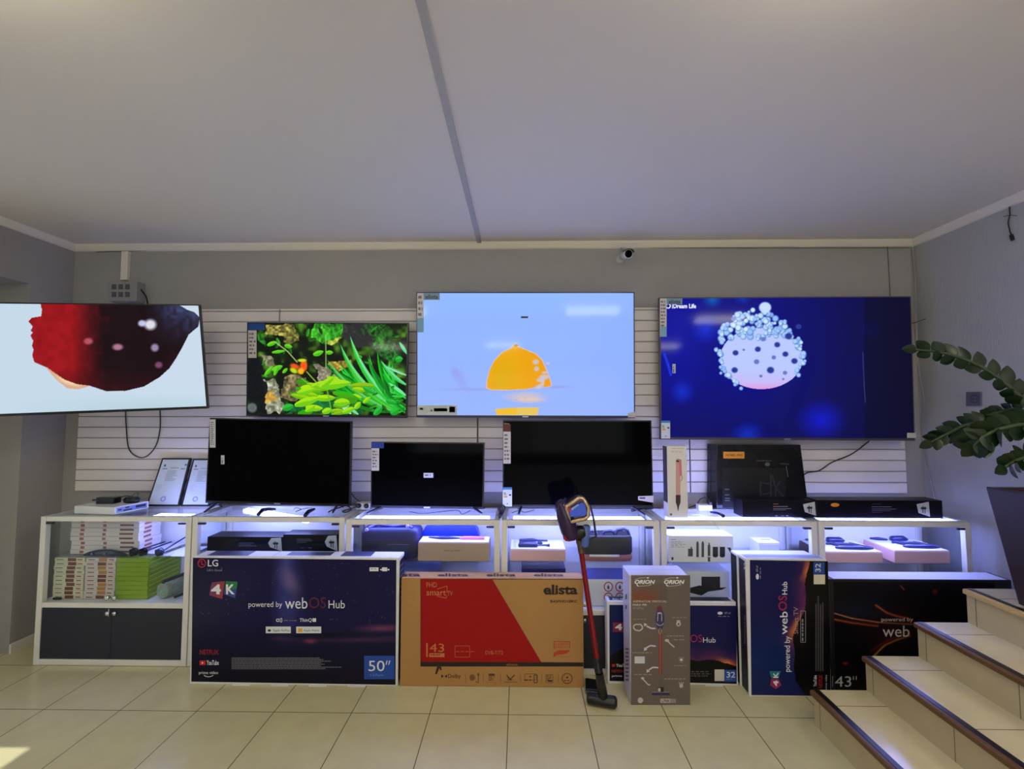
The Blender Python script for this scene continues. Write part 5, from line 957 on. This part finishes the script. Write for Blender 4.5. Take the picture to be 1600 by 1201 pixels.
t = thing('round_charger', 'black oval charger lying beside the adapter on the white device', 'charger', (-2.55, 3.0, ztop)); b = MB(); rings = [[Vector((-2.56+.048*s_*math.cos(q), 3.01+.035*s_*math.sin(q), ztop+z)) for q in [2*math.pi*j/20 for j in range(20)]] for z, s_ in ((0, .8), (.006, 1), (.026, 1), (.036, .75))]; b.loft(rings, BLACK); b.build('body', t); MB().tube([(-2.635, 3.0, ztop+.035), (-2.60, 3.02, ztop+.042), (-2.56, 3.015, ztop+.035)], .003, CABLE, 6).build('lead', t)
# framed certificates
def cert(label, xs, group):
    f = FY(3.12); zb_ = ZT+.003; TLp, TRp, BRp, BLp = [f.at(*p) for p in xs]
    lean = .085; pts = []
    for p, top_ in ((TLp, 1), (TRp, 1), (BRp, 0), (BLp, 0)): pts.append(Vector((p.x, 3.195 if top_ else 3.11, p.z if top_ else zb_)))
    TL, TR, BR_, BL = pts; n = (TR-TL).cross(BL-TL).normalized(); n = n if n.y < 0 else -n
    t = thing('framed_certificate', label, 'framed certificate', tuple((BL+BR_)/2), group); rx = (TR-TL).normalized(); uz = (TL-BL).normalized(); e = .012
    b = MB(); b.prism([BL, BR_, TR, TL], -n*.012, mat('dark_frame', (16, 14, 26), .35)); b.build('frame', t, bevel=.002)
    q = [BL+rx*e+uz*e, BR_-rx*e+uz*e, TR-rx*e-uz*e, TL+rx*e-uz*e]; b = MB(); b.poly([p+n*.0006 for p in q], mat('certificate_paper', (196, 206, 216), .25)); b.build('paper', t)
    fc = Face(q[0], n); w = (q[1]-q[0]).length; h = (q[3]-q[0]).length
    def R(u0, v0, u1, v1, m): b.poly([q[0]+rx*w*u+uz*h*v+n*.0012+(q[3]-q[0]-uz*h)*v for u, v in ((u0, v0), (u1, v0), (u1, v1), (u0, v1))], m)
    b = MB(); G = flat((150, 156, 168)); r = random.Random(len(label))
    R(.1, .84, .17, .89, flat((70, 90, 110))); R(.82, .86, .9, .90, flat((80, 120, 140))); R(.35, .80, .65, .82, G); R(.08, .78, .26, .80, flat((110, 120, 140))); R(.72, .78, .88, .80, flat((110, 120, 140)))
    for k in range(9): v = .74-.028*k; R(.28, v, .28+r.uniform(.2, .45), v+.012, G)
    for k in range(5): v = .42-.03*k; R(.1, v, .1+r.uniform(.1, .3), v+.01, flat((170, 176, 186)))
    cx, cy = .45, .12
    for k in range(14):
        a0, a1 = k*math.pi/7, (k+.8)*math.pi/7
        b.poly([q[0]+rx*w*cx+uz*h*cy+n*.0012+(rx*math.cos(a)+uz*math.sin(a))*r_ for a, r_ in ((a0, .018), (a1, .018), (a1, .011), (a0, .011))], flat((96, 110, 190)))
    b.split('print', t)
cert('black framed certificate with a blue seal, fully visible, leaning on the slatwall', [(240, 717), (286, 717), (281, 790), (230, 789)], 'framed certificates')
cert('black framed certificate half hidden behind the dark television edge', [(289.5, 718), (333, 718), (328, 790), (284, 790)], 'framed certificates')
# pink styler box
t, f, z0, z1, ax, bx = cub('styler_box', 'tall white box picturing a pink hair styler, standing on the counter', 'box', (1043, 696.5, 1074, 806), 2.835, .085, CARDW, zb=zt0, bevel=.002)
b = MB(); b.ptext(f, 'dyson airstrait', 1050, 699.5, 1068.5, 701.3, flat((60, 56, 60)), .0008); fuzz(b, f, 1049, 704, 1070, 707, 2, flat((190, 186, 184)), .0008)
PK = flat((214, 150, 158)); b.prect(f, 1056, 719, 1063, 773, flat((206, 158, 160)), .0008); b.pell(f, 1059.5, 719, 3.5, 2.6, flat((206, 158, 160)), .0008); b.ppoly(f, [(1060.5, 716.5), (1064.5, 718), (1065.5, 742), (1062, 744)], flat((216, 124, 146)), .001); b.pring(f, 1062.5, 746.5, 4, 5.5, 1, flat((180, 120, 126)), .001, a0=-1.3, a1=1.3)
b.prect(f, 1055.8, 773, 1063.4, 785, flat((60, 40, 56)), .0008); b.ppoly(f, [(1056, 785), (1063.2, 785), (1061, 791), (1059.8, 798), (1059.2, 798), (1058, 791)], flat((60, 40, 56)), .0008); b.prect(f, 1047, 802, 1050, 805, flat((90, 84, 90)), .0008); b.split('front_print', t)
b = MB(); b.poly([(ax-.0006, 2.838, z0+.09), (ax-.0006, 2.917, z0+.09), (ax-.0006, 2.917, z1-.004), (ax-.0006, 2.838, z1-.004)], flat((56, 52, 64))); b.split('side_print', t)
# large black wrapped box leaning at the back and the long black boxes in front
f = FY(3.10); t = thing('bracket_box', 'large black film wrapped box with an orange label, leaning at the back of the counter', 'box', (1.52, 3.14, zt0))
pp = [f.at(1120, 805), f.at(1264, 805), f.at(1251, 694.5), f.at(1120, 694.5)]
for p in pp[:2]: p.z = ZT+.002
SH = mat('black_film_wrap', (30, 30, 33), .13, noise=.3, scale=14, bump=.4)
b = MB(); b.prism(pp, (-.028, .09, 0), SH); b.build('carton', t, bevel=.003)
b = MB(); b.prect(f, 1130, 705.5, 1163, 716, flat((222, 150, 50)), .0008); b.ptext(f, 'NOBEL IP65', 1133.5, 709, 1160, 712.5, flat((120, 50, 20)), .0014, bold=.02)
for yy, w in ((763.5, 7), (772, 7), (777.5, 8), (781, 8)): b.prect(f, 1132.5, yy, 1132.5+w, yy+1.6, flat((120, 116, 124)), .0008)
b.prect(f, 1129, 731, 1228, 793, flat((16, 16, 19)), .0006)
LG_ = flat((58, 56, 60)); b.pline(f, [(1187, 753), (1205, 756)], 2, LG_, .001); b.pline(f, [(1187, 773), (1205, 769)], 2, LG_, .001); b.prect(f, 1187, 752, 1189.5, 774, LG_, .001); b.pline(f, [(1206, 742), (1212, 762), (1224, 776)], 2.4, LG_, .001); b.pline(f, [(1219, 752), (1212, 762), (1211, 780)], 2.4, LG_, .001); b.prect(f, 1203, 740, 1205.5, 790, LG_, .001)
b.pell(f, 1199, 725, 4, 3, flat((90, 90, 96)), .001); b.pline(f, [(1181, 719.5), (1206, 719.5)], 2, LG_, .001); b.pline(f, [(1218, 724), (1233, 725)], 2, LG_, .001); b.pline(f, [(1228.5, 728), (1231, 745)], 1.2, flat((110, 110, 116)), .001); b.prect(f, 1234, 776.5, 1246.5, 778, flat((190, 110, 50)), .001); b.split('front_print', t)
mount_box('black mount box on the counter overlapping the large film wrapped box', (1160, 781.5, 1272, 807.5), 2.86, .12, zt0, [(1254.5, 1275)], [(1208, 786.6, 8, (180, 100, 40)), (1208, 790.5, 23, (130, 130, 136)), (1208, 793.8, 28, (110, 110, 120)), (1208, 795.8, 20, (90, 90, 100)), (1211, 805, 4, (120, 120, 130)), (1220, 805, 5, (100, 100, 110)), (1228, 805, 4, (130, 130, 140))], 'long mount boxes on the counter', hazel=1)
t, f = mount_box('longest black mount box with an orange oval, right end of the counter', (1276.5, 781.5, 1473, 809), 2.85, .12, zt0, [(1432, 1453)], [(1362, 786.6, 14, (60, 60, 90)), (1362, 791, 31, (110, 110, 140)), (1362, 794.4, 38, (90, 90, 120)), (1362, 797, 30, (70, 70, 110)), (1362, 799.5, 16, (60, 60, 90))], 'long mount boxes on the counter', oval=(1304.5, 788.5, 6.8, 3), hazel=1)

# ================================================================ CABLES AND SMALL FITTINGS
def cable(name, label, pts, r=.0035, group=None, m=CABLE, n=6):
    P = [Vector(p) for p in pts]; out = []
    for i in range(len(P)-1):
        p0, p1, p2, p3 = P[max(i-1, 0)], P[i], P[i+1], P[min(i+2, len(P)-1)]
        for k in range(6):
            s = k/6; out.append(.5*((2*p1)+(-p0+p2)*s+(2*p0-5*p1+4*p2-p3)*s*s+(-p0+3*p1-3*p2+p3)*s**3))
    out.append(P[-1]); return tag(MB().tube(out, r, m, n).build(name), label, 'cable', group)
fS = FY(YS-.008)
cable('hanging_cable', 'black cable hanging in a loop under the swivelled television', [fS.at(*p) for p in ((196, 640), (197, 665), (201, 700), (214, 713), (228, 713), (243, 697), (250, 670), (250, 640))], .0035)
cable('power_cable', 'black cable running down from the blue television to the wrapped box', [fS.at(*p) for p in ((1358, 689), (1340, 703), (1325, 712), (1300, 722), (1280, 735), (1262, 738), (1252, 745))], .0042)
fW = FY(YW-.006)
cable('corner_cable', 'pale cable drooping down the right hand room corner', [FY(YW-.02).at(1426, 386), FY(YW-.02).at(1430, 430), FY(YW-.03).at(1431, 480), FX(XR-.012, -1).at(1432, 560), FX(XR-.012, -1).at(1443, 620), FX(XR-.012, -1).at(1441, 670), FX(XR-.012, -1).at(1447, 720), FX(XR-.012, -1).at(1461, 782)], .004, m=mat('grey_cable', (150, 146, 150), .5))
cable('thin_wire', 'thin dark wire poking out beside the blue television edge', [FY(3.12).at(1420, 506), FY(3.12).at(1432, 503), FY(3.12).at(1446, 498)], .0025)
cable('wall_wire', 'thin wire running down the back wall above the blue television', [fW.at(1387, 385), fW.at(1389, 420), fW.at(1391, 463)], .002, m=mat('grey_cable2', (90, 86, 84), .5))
cable('cornice_cable', 'thin grey cable clipped along under the back cornice', [FY(YW-.005).at(x, y) for x, y in ((150, 393.5), (300, 390), (525, 387), (700, 386), (900, 386.5), (1100, 387), (1420, 387))], .0022, m=mat('grey_cable2', (90, 86, 84), .5))
t = thing('dangling_wire', 'short dark wire with a black plug hanging from the right wall top', 'cable', tuple(FX(XR-.01, -1).at(1577, 330)))
fR = FX(XR-.006, -1); b = MB(); b.tube([fR.at(*p) for p in ((1577, 323), (1578, 335), (1575, 348), (1578, 362), (1581, 368))], .003, CABLE, 6); b.tube([fR.at(1568, 338), fR.at(1578, 336), fR.at(1589, 337)], .0015, CABLE, 6); b.build('wire', t); b = MB(); b.tube([fR.at(1580, 367), fR.at(1582.5, 375)], .009, BLACK, 8); b.build('plug', t)
t = thing('wall_socket', 'small grey square socket on the right wall behind the plant', 'socket', tuple(FX(XR, -1).at(1523, 622))); f = FX(XR, -1); b = MB(); b.prism([f.at(1511.5, 634), f.at(1535, 634), f.at(1535, 612), f.at(1511.5, 612)], (-.010, 0, 0), mat('grey_socket', (96, 98, 120), .4)); b.build('plate', t, bevel=.002); f = FX(XR-.0105, -1); b = MB(); b.pring(f, 1523, 623, 7, 6.5, 1.2, flat((60, 60, 80)), .0006); b.pell(f, 1520, 623, 1, 1, DK, .0006); b.pell(f, 1526, 623, 1, 1, DK, .0006); b.build('socket_ring', t)
# junction box with duct above the swivelled television
yj = YW-.08; f = FY(yj); t = thing('junction_box', 'white junction box with six square vents above the swivelled television', 'junction box', tuple(f.at(191, 470))); b = MB()
a_, c_ = f.at(169, 470), f.at(214, 439); b.box(a_.x, c_.x, yj, YW, a_.z, c_.z, mat('old_white_plastic', (146, 143, 143), .5, noise=.03)); b.build('housing', t, bevel=.004)
b = MB()
for i in range(3):
    for j in range(2): b.prect(f, 174.5+10.5*i, 444+12*j, 182+10.5*i, 452+12*j, flat((84, 82, 88)), .0006)
b.split('vent', t)
f = FY(YW-.025); a_, c_ = f.at(187.5, 437), f.at(200.5, 389); tag(MB().box(a_.x, c_.x, YW-.025, YW, a_.z, min(c_.z, ZC-.05), TRIM).build('cable_duct', bevel=.002), 'short white vertical cable duct between cornice and junction box', 'cable duct')
cable('junction_cable', 'black cable curving out of the vented junction box', [FY(YW-.03).at(218, 447), FY(YW-.04).at(221, 453), FY(YW-.05).at(228, 463), FY(YW-.06).at(231, 476)], .005)
# security camera
q0 = FY(YW).at(970, 400); t = thing('security_camera', 'white bullet security camera under the back cornice', 'security camera', tuple(q0)); b = MB(); b.lathe((q0.x, YW, q0.z-.02), (0, -1, 0), [(0, .034), (.012, .032), (.014, .02), (.03, .016)], mat('camera_white', (200, 200, 198), .4), 20); b.tube([(q0.x, YW-.02, q0.z-.02), (q0.x+.01, YW-.07, q0.z-.018), (q0.x+.03, YW-.10, q0.z+.0)], .010, mat('camera_white', (200, 200, 198), .4), 10); b.build('bracket', t)
c0 = FY(YW-.18).at(982, 396.5); ax_ = Vector((.10, -1, -.25)).normalized(); b = MB(); b.lathe(c0-ax_*.12, ax_, [(0, .024), (.01, .030), (.12, .031), (.122, .027)], mat('camera_white', (200, 200, 198), .4), 24); b.build('body', t); b = MB(); b.lathe(c0, ax_, [(0, .026), (.003, .0255), (.004, .012)], GLOSSB, 20); b.build('lens', t)
b = MB(); arc = [c0-ax_*.06+Vector((.036*math.sin(a), 0, .036*math.cos(a))) for a in [(-60+15*k)*math.pi/180 for k in range(10)]]; b.loft([[p for p in arc]+[p*1 for p in [a+(c0-a)*.06-ax_*.0 for a in arc[::-1]]], [p+ax_*.085 for p in arc]+[a+(c0-a)*.06+ax_*.085 for a in arc[::-1]]], mat('camera_hood', (60, 58, 60), .4), smooth=False); b.build('hood', t)
cable('camera_cable', 'pale cable running from the cornice to the security camera', [FY(YW-.01).at(969, 384), FY(YW-.01).at(972, 392), FY(YW-.02).at(968, 402)], .003, m=mat('grey_cable', (150, 146, 150), .5))

# leads, plugs and remotes on the glass tops
gz = ZT+.004
def G(px, py, z=gz): return FZ(z).at(px, py)
t = thing('remote_control', 'dark curved remote under the leftmost dark television, left of two', 'remote', tuple(G(412, 800)), 'remotes under the dark television'); 
MB().tube([G(404, 803, gz+.008), G(410, 797, gz+.012), G(420, 795, gz+.014), G(431, 795, gz+.012)], [.012, .013, .010, .006], mat('navy_plastic', (22, 24, 66), .25), 10).build('body', t)
t = thing('remote_control', 'dark curved remote under the leftmost dark television, right of two', 'remote', tuple(G(480, 801)), 'remotes under the dark television'); MB().tube([G(477, 805, gz+.008), G(482, 799, gz+.012), G(491, 795, gz+.012)], [.012, .013, .008], mat('navy_plastic', (22, 24, 66), .25), 10).build('body', t)
cable('loose_lead', 'tangled thin lead between the two remotes on the glass top', [G(459, 796), G(462, 793, gz+.02), G(470, 795), G(462, 799), G(476, 794, gz+.01), G(488, 793)], .0022)
cable('loose_lead', 'thick dark lead coiled by the right foot of the leftmost dark television', [G(513, 800), G(520, 796, gz+.01), G(530, 793, gz+.02), G(541, 790, gz+.02), G(549, 795), G(541, 800), G(536, 798), G(556, 792, gz+.02), G(570, 787, gz+.03)], .004)
cable('loose_lead', 'lead dropping behind the leftmost dark television to the plug adapter', [FY(3.08).at(546, 765), FY(3.08).at(553, 776), FY(3.08).at(560, 782), FY(3.06).at(569, 786)], .003)
t = thing('plug_adapter', 'white multi plug adapter with black plugs between two dark televisions', 'plug', tuple(FY(3.05).at(569, 786))); q = FY(3.05).at(569, 788); zz = ZT+.0008; b = MB(); b.box(q.x-.05, q.x+.045, 3.03, 3.09, zz, zz+.045, mat('cream_plastic', (200, 196, 190), .4)); b.build('body', t, bevel=.004); b = MB(); b.lathe((q.x-.025, 3.03, zz+.028), (-.3, -1, .2), [(0, .015), (.03, .014), (.034, .006)], BLACK, 14); b.lathe((q.x+.022, 3.03, zz+.026), (.2, -1, .2), [(0, .015), (.026, .014), (.03, .006)], BLACK, 14); b.build('plug', t)
cable('bundled_lead', 'dark tied bundle of leads hanging at the joint of two middle cabinets', [G(779, 792, gz+.02), FY(2.90).at(782, 800), FY(2.86).at(781, 806), FY(2.79).at(781, 807)], .010, m=mat('navy_cable', (20, 20, 50), .4), n=10)
cable('bundled_lead', 'loop of navy lead beside the tied bundle on the glass', [FY(2.9).at(783, 806), FY(2.9).at(787, 799), FY(2.92).at(789, 792), FY(2.95).at(786, 789)], .004, m=mat('navy_cable', (20, 20, 50), .4))
cable('loose_lead', 'thin leads lying under the smallest dark television', [G(640, 799), G(660, 802), G(690, 799), G(715, 797, gz+.01), G(722, 803), G(735, 797)], .0022)
cable('loose_lead', 'thin leads under the rightmost dark television', [G(800, 801), G(812, 797, gz+.01), G(820, 800), G(835, 796)], .0022)
t = thing('plug_adapter', 'black plugs lying by the right foot of the television behind the vacuum', 'plug', tuple(G(1005, 795))); b = MB(); b.tube([G(988, 797, gz+.012), G(1000, 793, gz+.016), G(1010, 791, gz+.018)], [.010, .014, .010], BLACK, 10); b.tube([G(1008, 793, gz+.012), G(1020, 793, gz+.012)], [.013, .010], BLACK, 10); b.tube([G(1020, 793, gz+.01), G(1033, 794)], .003, CABLE, 6); b.build('plug', t)
cable('loose_lead', 'black lead arching to the white plug left of the wrapped black box', [G(1076, 793), FY(3.08).at(1088, 788), FY(3.08).at(1094, 780), FY(3.08).at(1102, 777), FY(3.06).at(1109, 783)], .0032)
t = thing('plug_adapter', 'white plug adapter with a black plug left of the wrapped black box', 'plug', (1.27, 3.06, zz)); q = FY(3.04).at(1102, 792); b = MB(); b.box(q.x-.045, q.x+.045, 3.03, 3.09, zz, zz+.04, WPLAS); b.build('body', t, bevel=.008, seg=3); b = MB(); b.lathe((q.x+.035, 3.05, zz+.04), (0, -.5, 1), [(0, .014), (.022, .014), (.03, .006)], BLACK, 14); b.build('plug', t)
t = thing('microphone', 'small dark handset lying on the lit glass before the wrapped box', 'device', tuple(G(1125, 804))); b = MB(); b.tube([G(1110, 800, gz+.008), G(1120, 801, gz+.010), G(1130, 806, gz+.010)], [.006, .008, .012], mat('navy_plastic', (22, 24, 66), .25), 10); b.build('body', t)
cable('white_lead', 'thin white lead curving over the glass onto the white hair tool box', [G(1080, 803), G(1095, 804), G(1108, 808)]+[FY(2.775).at(*p) for p in ((1118, 818), (1126, 832))], .0015, m=mat('white_cable', (190, 190, 210), .4))
cable('white_lead', 'white lead loops beside the white device and the certificates', [G(197, 794), FY(3.05).at(205, 776), FY(3.05).at(215, 770), FY(3.05).at(214, 778), G(207, 792), G(225, 794)], .002, m=mat('navy_cable', (20, 20, 50), .4))

# ================================================================ PLANT AND POT
PXc, PYc, zb = 2.46, 2.03, .664
t = thing('plant_pot', 'large dark brown glossy square tapered planter on the stair landing', 'pot', (PXc+.03, PYc, zb)); b = MB(); PM = mat('dark_brown_glaze', (60, 48, 58), .32, spec=.3, noise=.08, scale=5)
def sq(h, z): return [Vector((PXc+.02+dx*h, PYc+dy*h, z)) for dx, dy in ((-1, -1), (1, -1), (1, 1), (-1, 1))]
b.loft([sq(.175, zb+.001), sq(.235, 1.19), sq(.215, 1.19), sq(.205, 1.13)], PM, smooth=False); b.build('body', t, bevel=.004)
MB().box(PXc-.18, PXc+.22, PYc-.20, PYc+.20, 1.12, 1.14, mat('potting_soil', (26, 20, 16), .9, noise=.4, scale=60, bump=1)).build('soil', t)
LEAF = mat('dark_green_leaf', (15, 36, 16), .33, spec=.35, noise=.25, scale=25); STEM = mat('green_brown_stem', (46, 62, 36), .5, noise=.2)
t = thing('zz_plant', 'dark green glossy leaved plant arching left out of the brown planter', 'plant', (PXc+.02, PYc, 1.14))
def leaf(b, p, d, L, w, nrm):
    d = d.normalized(); sde = d.cross(nrm).normalized(); nn2 = sde.cross(d); n = 8; w *= 1.28; V0 = []; F0 = []
    for i in range(n+1):
        s = i/n; hw = w*math.sin(math.pi*min(1, s**.9*.98+.01))**.75; c = p+d*L*s+nn2*(-.12*L*s*s)
        V0 += [c-sde*hw+nn2*.15*hw, c, c+sde*hw+nn2*.15*hw]
    for i in range(n): a = i*3; F0 += [(a, a+1, a+4, a+3), (a+1, a+2, a+5, a+4)]
    b.add(V0, F0, LEAF, True)
def frond(pts, n_leaf, L, w, start=.15, seed=1, down=.3):
    r = random.Random(seed); P = [Vector(p) for p in pts]; out = []
    for i in range(len(P)-1):
        p0, p1, p2, p3 = P[max(i-1, 0)], P[i], P[i+1], P[min(i+2, len(P)-1)]
        for k in range(8): s = k/8; out.append(.5*((2*p1)+(-p0+p2)*s+(2*p0-5*p1+4*p2-p3)*s*s+(-p0+3*p1-3*p2+p3)*s**3))
    out.append(P[-1]); N = len(out); b = MB(); b.tube(out, [.013*(1-.75*i/N)+.002 for i in range(N)], STEM, 8)
    st_ = b.build('stem', t); 
    for k in range(n_leaf):
        f_ = start+(1-start)*k/(n_leaf-1); i = min(N-2, int(f_*(N-1))); p = out[i]; tan = (out[i+1]-out[max(0, i-1)]).normalized(); up = Vector((0, 0, 1)); side = tan.cross(up).normalized(); u2 = side.cross(tan)
        for sg in ((1, -1) if k < n_leaf-1 else (0,)):
            d = (tan*.75+u2*(.75*sg if down else .5)+side*(.35*sg+r.uniform(-.2, .2))) if sg else tan
            lb = MB(); leaf(lb, p, d, L*r.uniform(.85, 1.1)*(1-.25*k/n_leaf), w*r.uniform(.85, 1.1), (side*.8+Vector((0, -.6, .1))*.6+Vector((0,0,r.uniform(-.3,.3)))).normalized() if sg else Vector((0, -1, .3))); lb.build('leaf', st_)
base = Vector((2.50, 2.05, 1.14)); Pp = lambda x, y, yy: FY(yy).at(x, y)
frond([base, Pp(1640, 720, 2.05), Pp(1612, 650, 2.06), Pp(1585, 612, 2.08), Pp(1535, 574, 2.12), Pp(1480, 553, 2.16), Pp(1430, 546, 2.2)], 10, .088, .0195, .42, 1)
frond([base, Pp(1640, 700, 2.0), Pp(1600, 672, 2.02), Pp(1545, 662, 2.05), Pp(1510, 664, 2.1), Pp(1480, 678, 2.15), Pp(1456, 690, 2.18)], 8, .070, .0165, .5, 2)
frond([base+Vector((-.04, -.05, 0)), Pp(1650, 690, 1.9), Pp(1610, 665, 1.88), Pp(1570, 668, 1.88), Pp(1540, 680, 1.88), Pp(1522, 696, 1.9)], 9, .090, .024, .4, 3)
frond([base+Vector((.03, .03, 0)), Pp(1660, 700, 2.2), Pp(1630, 660, 2.2), Pp(1590, 640, 2.25), Pp(1555, 645, 2.3), Pp(1530, 655, 2.3)], 9, .06, .014, .45, 4)
frond([base, Pp(1650, 740, 1.95), Pp(1620, 715, 1.9), Pp(1590, 718, 1.88), Pp(1570, 730, 1.86)], 6, .07, .018, .5, 5)
frond([base, Pp(1660, 640, 2.1), Pp(1680, 560, 2.1), Pp(1700, 480, 2.12)], 8, .08, .02, .35, 6)
